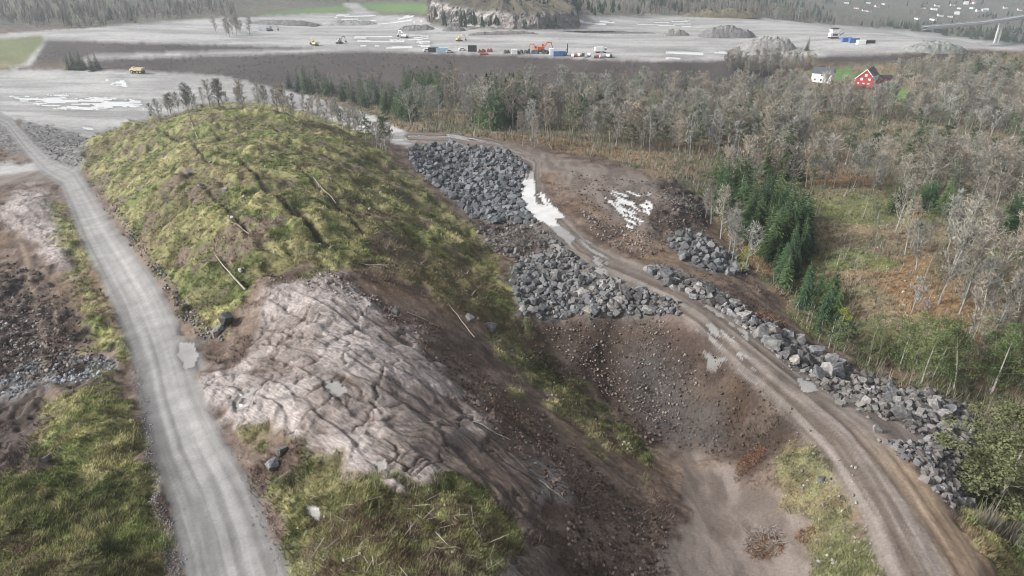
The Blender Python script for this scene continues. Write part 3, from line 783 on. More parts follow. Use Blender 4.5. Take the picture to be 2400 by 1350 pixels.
# ------------------------------------------------------------------ spoil heaps
HEAPM = ground_mat('spoil_material', 0.7, 0.35, 0.9, 0.4)
def heap(x0, x1, yb, hpx, color, label, seed, depth=0.5):
    pl, t = at((x0 + x1) / 2, yb)
    L = (x1 - x0) * t / FPX; H = hpx * t / FPX / 0.97; D = max(L * depth, H * 2.0)
    n, m = 46, 22
    u, v = np.meshgrid(np.linspace(-1, 1, n), np.linspace(-1, 1, m))
    r = np.clip(1 - (np.abs(u) ** 2.6 + np.abs(v) ** 2.2), 0, 1)
    x = pl.x + u * L / 2; y = pl.y + D / 2 + v * D / 2
    nz = fbm(x, y, max(L / 7, 3), 4, seed)
    z = pl.z - 0.3 + H * (r ** 0.75) * (0.55 + 0.9 * nz) + (fbm(x, y, 1.6, 3, seed + 5) - .5) * 0.9 * (r > 0.02)
    V = np.stack([x.ravel(), y.ravel(), z.ravel()], 1)
    g = np.arange(n * m).reshape(m, n)
    Q = np.stack([g[:-1, :-1], g[:-1, 1:], g[1:, 1:], g[1:, :-1]], -1).reshape(-1, 4)
    c = np.array(color)[None] * (0.7 + 0.6 * nz.ravel())[:, None]
    tag(mesh_from('spoil_heap', V, Q, HEAPM, c, False), label, 'spoil heap', 'spoil heaps on the gravel plateau')
DK = (0.15, 0.145, 0.145); LT = (0.27, 0.265, 0.26); GRN = (0.19, 0.20, 0.19)
heap(930, 1020, 72, 11, DK, 'low dark spoil heap left of the peaked one before the rocky hill', 401)
heap(1035, 1092, 74, 13, DK, 'small peaked dark spoil heap in front of the rocky hill', 402)
heap(1095, 1265, 79, 8, (0.15,0.14,0.135), 'long low windrow of dark rock below the rocky hill', 403, 0.06)
heap(1290, 1540, 77, 6, (0.14,0.14,0.145), 'long low windrow of dark rock right of the rocky hill', 404, 0.05)
heap(1555, 1620, 84, 14, (0.2,0.19,0.18), 'rough rock heap with white blocks on top', 405)
heap(1640, 1780, 90, 22, DK, 'big dark flat topped spoil heap near the middle of the plateau', 406)
heap(1740, 1880, 120, 28, (0.22,0.215,0.21), 'pale grey tipped gravel heap above the bare wood', 407)
heap(2135, 2285, 124, 24, GRN, 'greenish grey spoil heap near the right end of the plateau', 408)
heap(1600, 1790, 42, 20, (0.14,0.12,0.08), 'long grassy spoil bank at the far edge of the plateau', 409, 0.25)
heap(560, 740, 60, 10, DK, 'dark spoil bank behind the little tree island', 410, 0.3)
heap(740, 880, 60, 11, (0.24,0.235,0.235), 'broad grey spoil heap streaked with white below the green fields', 411, 0.4)
heap(1350 - 190, 1350 + 90, 71, 3, (0.2,0.19,0.19), 'thin rubble strip at the foot of the cliff', 412, 0.05)

# ------------------------------------------------------------------ stones and boulders
def hull(seed, extra=3):
    """angular blasted block: a skewed box with some corners knocked off"""
    import bmesh
    r = random.Random(seed); bm = bmesh.new()
    for sx in (-1, 1):
        for sy in (-1, 1):
            for sz in (-1, 1):
                p = Vector((sx * r.uniform(.55, 1), sy * r.uniform(.5, 1), sz * r.uniform(.5, 1)))
                if r.random() < .4:
                    q = Vector(p); p.x *= .45; q.y *= .4; bm.verts.new((q.x * .6, q.y * .48, q.z * .40))
                bm.verts.new((p.x * .6, p.y * .48, p.z * .40))
    for _ in range(extra):
        v = Vector((r.gauss(0, 1), r.gauss(0, 1), r.gauss(0, 1))).normalized() * 1.1
        bm.verts.new((v.x * .6, v.y * .48, v.z * .42))
    res = bmesh.ops.convex_hull(bm, input=bm.verts)
    dead = [g for g in res['geom_interior'] if isinstance(g, bmesh.types.BMVert)]
    if dead: bmesh.ops.delete(bm, geom=dead, context='VERTS')
    bmesh.ops.triangulate(bm, faces=bm.faces)
    bm.verts.index_update()
    V = np.array([v.co[:] for v in bm.verts]); F = np.array([[l.vert.index for l in f.loops] for f in bm.faces])
    bm.free(); return V, F
HULLS = [hull(s, 1 + s % 3) for s in range(14)]
BOULDM = plain('boulder_material', (0.115, 0.12, 0.128), 0.8, 0.3, var=0.45, nscale=4.0, rand=0.6, tint=(0.20, 0.185, 0.172), bump=0.5)
STONEM = vcol_mat('stone_material', 0.9, 0.2)
BMESH = []
for V, F in HULLS:
    o = mesh_from('boulder', V, F, BOULDM); BMESH.append(o.data); bpy.data.objects.remove(o)
def rotmats(n, flat=0.5):
    a = rng.random(n) * 2 * np.pi; b = (rng.random(n) - .5) * flat; c = (rng.random(n) - .5) * flat
    ca, sa, cb, sb, cc_, sc = np.cos(a), np.sin(a), np.cos(b), np.sin(b), np.cos(c), np.sin(c)
    Rz = np.zeros((n, 3, 3)); Rz[:, 0, 0] = ca; Rz[:, 0, 1] = -sa; Rz[:, 1, 0] = sa; Rz[:, 1, 1] = ca; Rz[:, 2, 2] = 1
    Rx = np.zeros((n, 3, 3)); Rx[:, 0, 0] = 1; Rx[:, 1, 1] = cb; Rx[:, 1, 2] = -sb; Rx[:, 2, 1] = sb; Rx[:, 2, 2] = cb
    Ry = np.zeros((n, 3, 3)); Ry[:, 1, 1] = 1; Ry[:, 0, 0] = cc_; Ry[:, 0, 2] = sc; Ry[:, 2, 0] = -sc; Ry[:, 2, 2] = cc_
    return Rz @ Rx @ Ry
def merge(templates, pos, size, colr, flat=1.5):
    """many copies of small templates as arrays"""
    n = len(pos); k = rng.integers(0, len(templates), n); R = rotmats(n, flat)
    VV, FF, CC, b = [], [], [], 0
    for i, (V, F) in enumerate(templates):
        m = np.nonzero(k == i)[0]
        if not len(m): continue
        P = np.einsum('nij,vj->nvi', R[m], V) * size[m][:, None, None] + pos[m][:, None, :]
        VV.append(P.reshape(-1, 3)); CC.append(np.repeat(colr[m], len(V), 0))
        FF.append((F[None] + (np.arange(len(m)) * len(V))[:, None, None] + b).reshape(-1, 3)); b += len(m) * len(V)
    return np.concatenate(VV), np.concatenate(FF), np.concatenate(CC)

ORD = ['leftmost', 'second from left', 'third from left', 'fourth from left', 'fifth from left', 'sixth from left', 'seventh from left', 'eighth from left', 'ninth from left', 'tenth from left', 'eleventh from left', 'twelfth from left', 'thirteenth from left', 'fourteenth from left', 'fifteenth from left']
def single_out(items, base, group):
    """items: (object, px, py): each gets the base phrase plus its row and place in the row"""
    n = len(items); nr = max(1, min(6, round(math.sqrt(n / 4)), -(-n // 4)))
    nr = max(nr, -(-n // 13))
    rows = ['front row', 'second row', 'third row', 'fourth row', 'fifth row', 'sixth row', 'seventh row', 'eighth row', 'ninth row', 'tenth row', 'eleventh row', 'back row']
    it = sorted(items, key=lambda q: -q[2]); per = -(-n // nr)
    for k in range(0, n, per):
        row = sorted(it[k:k + per], key=lambda q: q[1]); rn = rows[min(k // per, 11)]
        if k + per >= n and k: rn = 'back row'
        for j, (o, px, py) in enumerate(row):
            w = ORD[j] if j < len(row) - 1 or j < 2 else 'rightmost'
            o['label'] = ('%s, %s, %s' % (base, rn, w)) if nr > 1 else '%s, %s' % (base, w)
            o['group'] = group
def boulders(poly, n, smin, smax, label, group, gap=9):
    its = []
    for (px, py) in pick(poly, n, gap):
        p, t = at(px, py)
        s = smin + (smax - smin) * rnd.random() ** 2.2
        o = bpy.data.objects.new('boulder', rnd.choice(BMESH)); coll.objects.link(o)
        o.location = (p.x, p.y, p.z + s * 0.22)
        o.rotation_euler = (rnd.uniform(-.7, .7), rnd.uniform(-.7, .7), rnd.uniform(0, 6.28))
        o.scale = (s * rnd.uniform(.85, 1.3), s * rnd.uniform(.8, 1.15), s * rnd.uniform(.75, 1.2))
        tag(o, label, 'boulder', group); its.append((o, px, py))
    single_out(its, label, group)
BANK = [[(1500,632),(1545,622),(1640,668),(1740,722),(1730,752),(1640,706),(1560,668)],
        [(1740,722),(1830,770),(1900,815),(1985,865),(1975,905),(1880,868),(1800,815),(1735,765)],
        [(1985,870),(2080,905),(2180,935),(2260,965),(2278,1010),(2270,1060),(2205,1020),(2090,975),(1980,925)]]
boulders(BANK[0], 54, 0.7, 1.9, 'grey boulder in the upper stretch of the track bank', 'boulders in the upper stretch of the track bank', 12)
boulders(BANK[1], 66, 0.7, 2.1, 'large boulder in the middle of the track bank', 'boulders in the middle stretch of the track bank', 15)
boulders(BANK[2], 78, 0.6, 1.6, 'boulder in the bank beside the mud apron', 'boulders in the lower end of the track bank', 14)
FAN = [(1215,655),(1330,640),(1420,668),(1500,690),(1585,716),(1585,735),(1500,740),(1330,742),(1222,735)]
boulders(FAN, 86, 0.7, 1.6, 'pale boulder in the fan above the pit', 'boulders in the fan above the pit', 13)
for px, py, s, lab in [(1147,772,1.5,'lone white rounded boulder in the grass strip above the brown gully'), (1098,748,1.0,'pale boulder at the lower edge of the mound turf, left of the white one'),
        (532,757,1.5,'pale upright boulder at the foot of the mound beside the gravel road'), (518,775,1.0,'grey boulder just left below the upright one at the mound foot'), (507,785,0.9,'lowest brownish boulder by the mud fan beside the road'),
        (930,735,0.9,'flat pale block on the brown cut above the bedrock'), (638,1095,1.0,'pale stone in the dark hollow below the bare rock'), (660,1065,0.9,'grey stone under the bedrock edge near the front'),
        (112,1078,0.6,'white stone at the edge of the left grass hump'), (445,408,1.0,'white stone lying on top of the mound turf'), (530,448,1.1,'white stone on the mound turf beside a furrow'),
        (1925,1130,0.7,'white stone in the grass bank between track and lower mud floor'), (2055,1010,0.9,'brownish boulder at the end of the mud apron')]:
    p, t = at(px, py); o = bpy.data.objects.new('boulder', rnd.choice(BMESH)); coll.objects.link(o)
    o.location = (p.x, p.y, p.z + s * .3); o.rotation_euler = (rnd.uniform(-.4, .4), rnd.uniform(-.4, .4), rnd.uniform(0, 6)); o.scale = (s, s, s * 1.1)
    tag(o, lab, 'boulder')
# the rest of the broken rock, too many to count
def stones_in(polys_n, name, label):
    P, S, C = [], [], []
    for poly, n, s0, s1, base in polys_n:
        i = region(poly, 8); 
        i = i[rng.integers(0, len(i), n)]
        s = s0 + (s1 - s0) * rng.random(n) ** 3
        p = GV[i] + np.stack([(rng.random(n) - .5) * .3, (rng.random(n) - .5) * .3, s * (0.1 + 0.3 * rng.random(n))], 1)
        P.append(p); S.append(s); C.append(np.array(base)[None] * (0.55 + 0.9 * rng.random((n, 1))) * (1 + (rng.random((n, 3)) - .5) * .06))
    V, F, C = merge(HULLS[:6], np.concatenate(P), np.concatenate(S), np.concatenate(C))
    tag(mesh_from(name, V, F, STONEM, C), label, None, None, 'stuff')
G0 = (0.135, 0.136, 0.14); G1 = (0.15, 0.145, 0.145)
stones_in([([(945,350),(1060,335),(1180,352),(1245,390),(1218,430),(1218,470),(1260,525),(1150,527),(1090,502),(1040,452),(980,405)], 2000, 0.4, 1.6, (0.115,0.12,0.13)),
           ([(1200,615),(1330,588),(1410,650),(1500,680),(1595,712),(1595,737),(1500,745),(1220,742),(1205,690)], 700, 0.4, 1.1, G0),
           ([(1105,525),(1260,525),(1320,575),(1330,600),(1210,615),(1160,590)], 260, 0.3, 0.9, (0.14,0.13,0.125)),
           ([(1560,560),(1620,535),(1700,580),(1760,640),(1700,650),(1600,600)], 260, 0.4, 1.6, G0),
           ([(1490,628),(1560,615),(1680,680),(1760,730),(1880,800),(1990,860),(2100,900),(2240,930),(2290,1000),(2275,1070),(2290,1180),(2230,1190),(2130,1080),(2190,1040),(1960,940),(1850,870),(1750,770),(1640,700),(1540,650)], 1700, 0.15, 0.9, (0.14,0.13,0.124))],
          'broken_rock', 'grey broken rock filling the tip and the spaces between the boulders')
stones_in([([(1450,830),(1560,815),(1600,900),(1700,1000),(1690,1060),(1570,1045),(1480,960)], 320, 0.05, 0.30, (0.11,0.107,0.105)),
           ([(2060,1030),(2200,1040),(2290,1120),(2250,1190),(2130,1090)], 900, 0.15, 0.7, G1),
           ([(1250,760),(1560,750),(1650,900),(1560,1000),(1440,940)], 900, 0.08, 0.35, (0.2,0.17,0.15)),
           ([(100,850),(200,830),(275,855),(255,885),(120,895),(-100,945),(-100,910)], 600, 0.08, 0.4, (0.22,0.24,0.27)),
           ([(60,290),(130,300),(215,330),(190,395),(140,385),(80,330)], 500, 0.12, 0.55, (0.13,0.13,0.135)),
           ([(1790,1085),(1880,1010),(1960,1030),(2010,1120),(2050,1250),(2090,1400),(1960,1400),(1880,1270)], 260, 0.04, 0.30, (0.24,0.23,0.215)),
           ([(240,430),(290,500),(420,690),(520,790),(470,800),(400,700),(300,560)], 900, 0.06, 0.4, (0.17,0.16,0.155)),
           ([(310,860),(335,870),(350,1050),(400,1210),(430,1360),(385,1360),(350,1100)], 2200, 0.03, 0.11, (0.25,0.25,0.27)),
           ([(470,960),(540,1000),(600,1100),(660,1200),(660,1360),(630,1300),(560,1100)], 900, 0.03, 0.10, (0.22,0.21,0.20)),
           ([(1050,800),(1300,1000),(1500,1200),(1560,1350),(1350,1350),(1300,1100)], 900, 0.05, 0.3, (0.2,0.16,0.14)),
           ([(1350,480),(1540,560),(1520,610),(1400,560)], 500, 0.1, 0.4, (0.2,0.18,0.17)),
           ([(0,700),(100,700),(200,850),(0,900)], 500, 0.08, 0.5, (0.24,0.22,0.21)),
           ([(600,640),(780,640),(900,700),(1050,860),(950,760),(800,700)], 300, 0.1, 0.4, (0.24,0.21,0.2)),
           ([(1520,430),(1660,470),(1660,540),(1560,560)], 300, 0.1, 0.5, (0.14,0.12,0.115))],
          'gravel', 'scattered gravel and small stones on the bare ground')

stones_in([([(330,400),(500,290),(800,330),(950,450),(1100,600),(900,600),(700,600),(560,650),(430,600)], 130, 0.10, 0.6, (0.30,0.29,0.275)),
           ([(640,1100),(860,1150),(1150,1150),(1180,1300),(700,1350)], 40, 0.06, 0.3, (0.3,0.29,0.275)),
           ([(1150,780),(1250,830),(1400,960),(1520,1080),(1460,1060),(1250,920)], 120, 0.06, 0.32, (0.26,0.25,0.235)),
           ([(1940,450),(2400,520),(2400,850),(2200,800),(2000,640)], 120, 0.1, 0.5, (0.38,0.36,0.33))], 'loose_stones', 'small pale stones scattered on the turf and hillside')
stones_in([([(850,690),(1000,750),(1200,950),(1400,1100),(1560,1250),(1560,1350),(1350,1350),(1330,1180),(1100,950),(950,790)], 2600, 0.05, 0.36, (0.115,0.083,0.068)),
           ([(1215,755),(1560,752),(1690,840),(1850,965),(1780,1090),(1640,1060),(1500,1035),(1380,930),(1250,860)], 1800, 0.05, 0.36, (0.095,0.07,0.058)),
           ([(0,600),(60,610),(150,700),(250,860),(0,900)], 1200, 0.06, 0.45, (0.09,0.07,0.06)),
           ([(1330,400),(1530,430),(1640,470),(1660,540),(1540,600),(1400,560)], 1200, 0.08, 0.4, (0.10,0.075,0.06))], 'clods', 'clods of dug earth on the bare slopes')
# ------------------------------------------------------------------ grass, undergrowth
BLADEM = vcol_mat('dry_grass_material', 0.85, 0.1)
def blades(idx, n, per, L0, L1, w0, colf, lean=0.7, up=0.75, name='grass', label='', comb=1.0, flatness=0.0):
    i = idx[rng.integers(0, len(idx), n)]
    P = GV[i] + np.concatenate([(rng.random((n, 2)) - .5) * (0.004 * DEP[i])[:, None], np.zeros((n, 1))], 1)
    ang0 = 2 * np.pi * 2 * fbm(P[:, 0], P[:, 1], 6, 2, 501) * comb
    tone = 0.6 + 0.8 * rng.random(n)
    base = colf(i) * tone[:, None]
    P = np.repeat(P, per, 0); m = n * per
    ang = np.repeat(ang0, per) + rng.normal(0, 1.3 if comb else 6, m)
    L = (L0 + (L1 - L0) * rng.random(m)) * np.repeat(0.55 + 0.9 * fbm(GV[i, 0], GV[i, 1], 2.5, 2, 511), per)
    d = np.stack([np.cos(ang) * lean, np.sin(ang) * lean, np.full(m, up) * (0.5 + rng.random(m))], 1)
    tip = P + d * L[:, None]
    sd_ = np.stack([-np.sin(ang), np.cos(ang), np.zeros(m)], 1) * (w0 * (0.6 + 0.8 * rng.random(m)) + 0.00022 * np.repeat(DEP[i], per))[:, None]
    off = np.stack([(rng.random(m) - .5) * .3, (rng.random(m) - .5) * .3, np.full(m, -0.03)], 1)
    V = np.stack([P + off - sd_, P + off + sd_, tip + off], 1).reshape(-1, 3)
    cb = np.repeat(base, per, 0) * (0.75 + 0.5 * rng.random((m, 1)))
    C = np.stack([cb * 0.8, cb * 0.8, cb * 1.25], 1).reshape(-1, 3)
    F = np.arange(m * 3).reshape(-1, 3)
    o = mesh_from(name, V, F, BLADEM, np.clip(C, 0, .8)); tag(o, label, None, None, 'stuff')
vis = (PX > -150) & (PX < 2550) & (PY > -10) & (PY < 1500)
gi = np.nonzero(vis & (zone == ZI['grass']))[0]
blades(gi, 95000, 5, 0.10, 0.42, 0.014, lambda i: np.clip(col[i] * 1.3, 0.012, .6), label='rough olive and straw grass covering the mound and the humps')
fi = np.nonzero(vis & (zone == ZI['forest_floor']))[0]
blades(fi, 42000, 4, 0.3, 0.9, 0.02, lambda i: np.clip(col[i] * 1.2, 0.012, .6), name='undergrowth', label='russet and straw undergrowth on the floor of the wood')
n_ = 9000
TW = np.array([(0.20, 0.19, 0.165), (0.18, 0.145, 0.105), (0.13, 0.15, 0.085), (0.23, 0.22, 0.195)])
sc_ = fi[(rng.random(len(fi)) < .3) | ~((PX[fi] > 1650) & (PY[fi] > 420) & (PY[fi] < 960))]
blades(sc_, 17000, 5, 0.7, 2.4, 0.014, lambda i: TW[rng.integers(0, 4, len(i))], lean=0.35, up=0.9, name='scrub', label='thin leafless scrub and saplings in the wood', comb=0.0)
si = np.nonzero(vis & np.isin(zone, [ZI['soil'], ZI['dark_earth']]) & (fbm(gx, gy, 6, 3, 521) > 0.53))[0]
blades(si, 9000, 4, 0.2, 0.6, 0.015, lambda i: np.clip(col[i] * 1.1, 0.012, .6), name='weeds', label='withered weeds and roots on the bare soil')
ei = np.nonzero(vis & np.isin(zone, [ZI['embankment']]) & (fbm(gx, gy, 12, 3, 531) > 0.5))[0]
blades(ei, 2500, 4, 0.4, 1.0, 0.02, lambda i: np.clip(col[i] * 1.5, 0.02, .6), name='withered_grass', label='sparse withered growth on the embankment')

li = np.concatenate([region([(280,400),(500,290),(800,330),(950,450),(1180,640),(1180,740),(900,620),(560,680),(430,640)], 4), region([(1100,520),(1320,580),(1330,605),(1180,610)], 4), region([(600,1080),(900,1150),(1180,1240),(1150,1350),(680,1350)], 4)])
blades(li, 500, 2, 0.5, 2.0, 0.025, lambda i: np.tile((0.30, 0.275, 0.24), (len(i), 1)), lean=0.95, up=0.12, name='branch_litter', label='dead branches and twigs strewn over the turf', comb=0.0)
hi_ = region([(1680,440),(2400,440),(2450,900),(2290,960),(2240,920),(2050,880),(1900,770),(1760,620)], 4)
blades(hi_, 900, 2, 0.6, 2.2, 0.022, lambda i: np.tile((0.33, 0.31, 0.28), (len(i), 1)), lean=0.95, up=0.15, name='branch_litter', label='fallen pale branches on the russet hillside', comb=0.0)
# ------------------------------------------------------------------ trees
BARKM = plain('bark_material', (0.16, 0.145, 0.13), 0.9, 0.15, var=0.3, nscale=3, tint=(0.33, 0.31, 0.28), rand=.2)
BIRCHM = plain('birch_bark_material', (0.30, 0.29, 0.27), 0.85, 0.2, var=0.3, nscale=4, rand=.2)
TWIGM = plain('twig_material', (0.245, 0.245, 0.222), 0.9, 0.1, var=0.2, nscale=1, rand=0.35, tint=(0.27, 0.235, 0.19))
SPRUCEM = plain('spruce_needle_material', (0.030, 0.064, 0.032), 0.8, 0.15, var=0.35, nscale=1.5, rand=0.35, tint=(0.072, 0.108, 0.042))
PINEM = plain('pine_needle_material', (0.055, 0.088, 0.045), 0.8, 0.15, var=0.35, nscale=1.5, rand=0.3, tint=(0.085, 0.105, 0.055))
GOLDM = plain('gold_leaf_material', (0.32, 0.17, 0.035), 0.8, 0.15, var=0.4, nscale=2)
LIMEM = plain('lime_leaf_material', (0.21, 0.24, 0.04), 0.8, 0.15, var=0.35, nscale=2)
GREENM = plain('green_leaf_material', (0.06, 0.10, 0.034), 0.8, 0.15, var=0.45, nscale=1.5, rand=.3, tint=(0.125, 0.145, 0.065))
OLIVEM = plain('olive_leaf_material', (0.105, 0.115, 0.055), 0.8, 0.15, var=0.4, nscale=1.2, rand=.1)
SAGEM = plain('sage_leaf_material', (0.19, 0.205, 0.12), 0.85, 0.1, var=0.3, nscale=1.5, rand=.3, tint=(0.27, 0.24, 0.16))
RUSTM = plain('rust_needle_material', (0.165, 0.088, 0.052), 0.9, 0.1, var=0.4, nscale=2)

def trunk_pts(r, h, lean=0.06):
    pts = []; x = y = 0; dx, dy = r.gauss(0, lean), r.gauss(0, lean)
    for k in range(7):
        z = h * k / 6
        pts.append((x, y, z - 0.3 if k == 0 else z)); dx += r.gauss(0, lean * .5); dy += r.gauss(0, lean * .5)
        x += dx * h / 6; y += dy * h / 6
    return pts
def interp(pts, f):
    a = f * (len(pts) - 1); i = min(int(a), len(pts) - 2); g = a - i
    return Vector(pts[i]).lerp(Vector(pts[i + 1]), g)
class Sliver:
    def __init__(s): s.V = []; s.F = []
    def add(s, p, d, w):
        side = d.cross(Vector((rnd.gauss(0, 1), rnd.gauss(0, 1), rnd.gauss(0, 1))))
        side = side.normalized() * w if side.length > 1e-6 else Vector((w, 0, 0))
        b = len(s.V); s.V += [tuple(p - side), tuple(p + side), tuple(p + d)]; s.F.append((b, b + 1, b + 2))
def make_bare(seed, start=0.25, spread=0.32, nb=24, steep=0.9, sub=6, thin=1.0):
    r = random.Random(seed); h = 10.0
    pts = trunk_pts(r, h)
    tm = MB(); tm.tube(pts, [0.13, .115, .1, .08, .06, .04, .015], 5)
    cm = MB(); sl = Sliver()
    for k in range(nb):
        f = start + (0.97 - start) * (k + r.random()) / nb
        p = interp(pts, f); a = r.uniform(0, 6.28); e = steep + r.gauss(0, .2)
        L = h * spread * (0.25 + .85 * math.sin(math.pi * min(1, (f - start) / (1 - start) * .8 + .2))) * r.uniform(.6, 1.2)
        d = Vector((math.cos(a) * math.cos(e), math.sin(a) * math.cos(e), math.sin(e)))
        q1 = p + d * L * .5; d2 = (d + Vector((r.gauss(0, .2), r.gauss(0, .2), 0.25))).normalized(); q2 = q1 + d2 * L * .6
        cm.tube([p, q1, q2], [0.05 * (1.2 - f), 0.03 * (1.2 - f), .006], 3, False)
        for j in range(sub):
            g = r.uniform(.25, 1); b = p.lerp(q1, g * 2) if g < .5 else q1.lerp(q2, g * 2 - 1)
            dd = (d * .6 + Vector((r.gauss(0, .6), r.gauss(0, .6), r.uniform(.0, .9)))).normalized()
            l = r.uniform(.6, 1.5) * (1.25 - f * .6)
            sl.add(b, dd * l, 0.06 * thin)
            for m in range(4):
                b2 = b + dd * l * r.uniform(.25, .9)
                d3 = (dd * .7 + Vector((r.gauss(0, .6), r.gauss(0, .6), r.gauss(.15, .4)))).normalized()
                sl.add(b2, d3 * r.uniform(.5, 1.0), 0.055 * thin)
    cm.add(sl.V, (), sl.F)
    return tm, cm
def make_spruce(seed, full=1.0):
    r = random.Random(seed); h = 10.0
    tm = MB(); tm.tube([(0, 0, -.3), (r.gauss(0, .05), r.gauss(0, .05), 5), (0, 0, 9.8)], [0.16, 0.09, 0.015], 6)
    V, F = [], []
    nw = 27
    for k in range(nw):
        f = (k + .5) / nw; z = 0.6 + f * 9.3
        R = (0.2 + 2.2 * (1 - f) ** 0.8) * full
        nb = max(4, int(9 - 5 * f))
        for j in range(nb):
            a = 6.283 * (j + r.random() * .8) / nb + k; L = R * r.uniform(.65, 1.15)
            ca_, sa_ = math.cos(a), math.sin(a); droop = -0.28 * L * r.uniform(.5, 1.4)
            o = Vector((0, 0, z)); tip = Vector((ca_ * L, sa_ * L, z + droop)); side = Vector((-sa_, ca_, 0))
            for q in range(5):                                  # sprays either side of the branch
                t0 = 0.1 + 0.18 * q; b = o.lerp(tip, t0); w = 0.36 * L * (1.05 - t0) + .10
                for sg in (-1, 1):
                    e = b + (tip - o) * 0.30 + side * sg * w + Vector((0, 0, -0.10 * L * r.random() - .04))
                    i = len(V); V += [tuple(b), tuple(b + (tip - o) * 0.22 + Vector((0, 0, .05))), tuple(e)]; F.append((i, i + 1, i + 2))
    for j in range(6):
        a = j * 1.05; i = len(V); V += [(0, 0, 9.2), (0.12 * math.cos(a), .12 * math.sin(a), 9.25), (0, 0, 10.3)]; F.append((i, i + 1, i + 2))
    cm = MB(); cm.add(V, (), F)
    return tm, cm
def clump(V, F, r, c, R, n, flat=.6, leaf=.22):
    for _ in range(n):
        d = Vector((r.gauss(0, 1), r.gauss(0, 1), r.gauss(0, 1))).normalized() * R * r.random() ** .45
        p = Vector(c) + Vector((d.x, d.y, d.z * flat))
        u = Vector((r.gauss(0, 1), r.gauss(0, 1), r.gauss(0, .7))).normalized() * leaf * r.uniform(.6, 1.4)
        w = u.cross(Vector((r.gauss(0, 1), r.gauss(0, 1), r.gauss(0, 1)))); w = w.normalized() * leaf * .55 if w.length > 1e-6 else Vector((leaf * .5, 0, 0))
        i = len(V); V += [tuple(p - w), tuple(p + w), tuple(p + u)]; F.append((i, i + 1, i + 2))
def make_pine(seed):
    r = random.Random(seed); pts = trunk_pts(r, 9.2, .03)
    tm = MB(); tm.tube(pts, [0.17, .15, .13, .11, .09, .06, .02], 6); cm = MB(); V, F = [], []
    for k in range(24):
        f = .34 + .64 * (k + r.random()) / 24; p = interp(pts, f); a = r.uniform(0, 6.28); L = 2.7 * (1.18 - f) * r.uniform(.6, 1.2) + .2
        q = p + Vector((math.cos(a) * L, math.sin(a) * L, L * r.uniform(.0, .45)))
        cm.tube([p, q], [.035, .012], 3, False)
        clump(V, F, r, q, .62, 26, .6, .26); clump(V, F, r, p.lerp(q, .6), .5, 14, .6, .24)
    cm.add(V, (), F); return tm, cm
def make_leafy(seed, n=46, spread=2.6, h0=.18, leaf=.17, per=34):
    r = random.Random(seed); pts = trunk_pts(r, 8.5, .05)
    tm = MB(); tm.tube(pts, [0.15, .13, .11, .09, .07, .04, .015], 5); cm = MB(); V, F = [], []
    for k in range(n):
        f = h0 + (1.0 - h0) * (k + r.random()) / n; p = interp(pts, min(f, 1)); a = r.uniform(0, 6.28)
        L = spread * math.sin(math.pi * min(max((f - h0) / (1 - h0) * .82 + .14, 0), 1)) * r.uniform(.35, 1.15)
        q = p + Vector((math.cos(a) * L, math.sin(a) * L, L * .45))
        cm.tube([p, q], [.035, .01], 3, False)
        clump(V, F, r, q, r.uniform(.45, .85), per, .9, leaf)
    cm.add(V, (), F); return tm, cm
def tree_proto(name, tmcm, bark, leafm):
    root = empty(name, (0, 0, -500))
    tmcm[0].build('trunk', bark, root); tmcm[1].build('crown', leafm, root)
    return root
PROTO = {
 'bare': [tree_proto('bare_tree', make_bare(600 + s, .12 + .03 * s, .25 + .03 * s, 34, .8 + .07 * s, 7, .8), BARKM, TWIGM) for s in range(5)],
 'birch': [tree_proto('birch_tree', make_bare(640 + s, .2, .2 + .03 * s, 32, 1.0, 6, .75), BIRCHM, TWIGM) for s in range(4)],
 'spruce': [tree_proto('spruce_tree', make_spruce(660 + s, .85 + .12 * s), BARKM, SPRUCEM) for s in range(4)],
 'pine': [tree_proto('pine_tree', make_pine(680 + s), BARKM, PINEM) for s in range(3)],
 'green': [tree_proto('leafy_tree', make_leafy(700 + s, 52, 2.5, .1, .16, 36), BARKM, GREENM) for s in range(3)],
 'lime': [tree_proto('leafy_tree', make_leafy(710 + s, 34, 1.9, .1), BARKM, LIMEM) for s in range(2)],
 'gold': [tree_proto('leafy_tree', make_leafy(720, 26, 2.0, .3, .15, 16), BARKM, GOLDM)],
 'sage': [tree_proto('bush', make_leafy(740 + s, 30, 2.6, .08, .13, 16), BARKM, SAGEM) for s in range(2)],
 'olive': [tree_proto('leafy_tree', make_leafy(730 + s, 120, 3.6, .02, .17, 80), BARKM, OLIVEM) for s in range(2)],
}
placed = []
def tree_at(kind, px, py, hm, label, group=None, cat=None, wide=1.0, p=None):
    if p is None: p, t = at(px, py)
    o = copy_tree(rnd.choice(PROTO[kind]))
    s = hm / 10.0
    o.location = (p[0], p[1], p[2] - .1); o.rotation_euler = (rnd.gauss(0, .03), rnd.gauss(0, .03), rnd.uniform(0, 6.28))
    o.scale = (s * wide * rnd.uniform(.9, 1.15), s * wide * rnd.uniform(.9, 1.15), s)
    tag(o, label, cat or {'bare': 'bare tree', 'birch': 'birch', 'spruce': 'spruce', 'pine': 'pine'}.get(kind, 'tree'), group)
    return o
def grove(kind, poly, n, h0, h1, label, group, gap=10, wide=1.0):
    its = []
    for (px, py) in pick(poly, n, gap):
        its.append((tree_at(kind, px, py, rnd.uniform(h0, h1), label, group, None, wide), px, py))
    single_out(its, label, group)

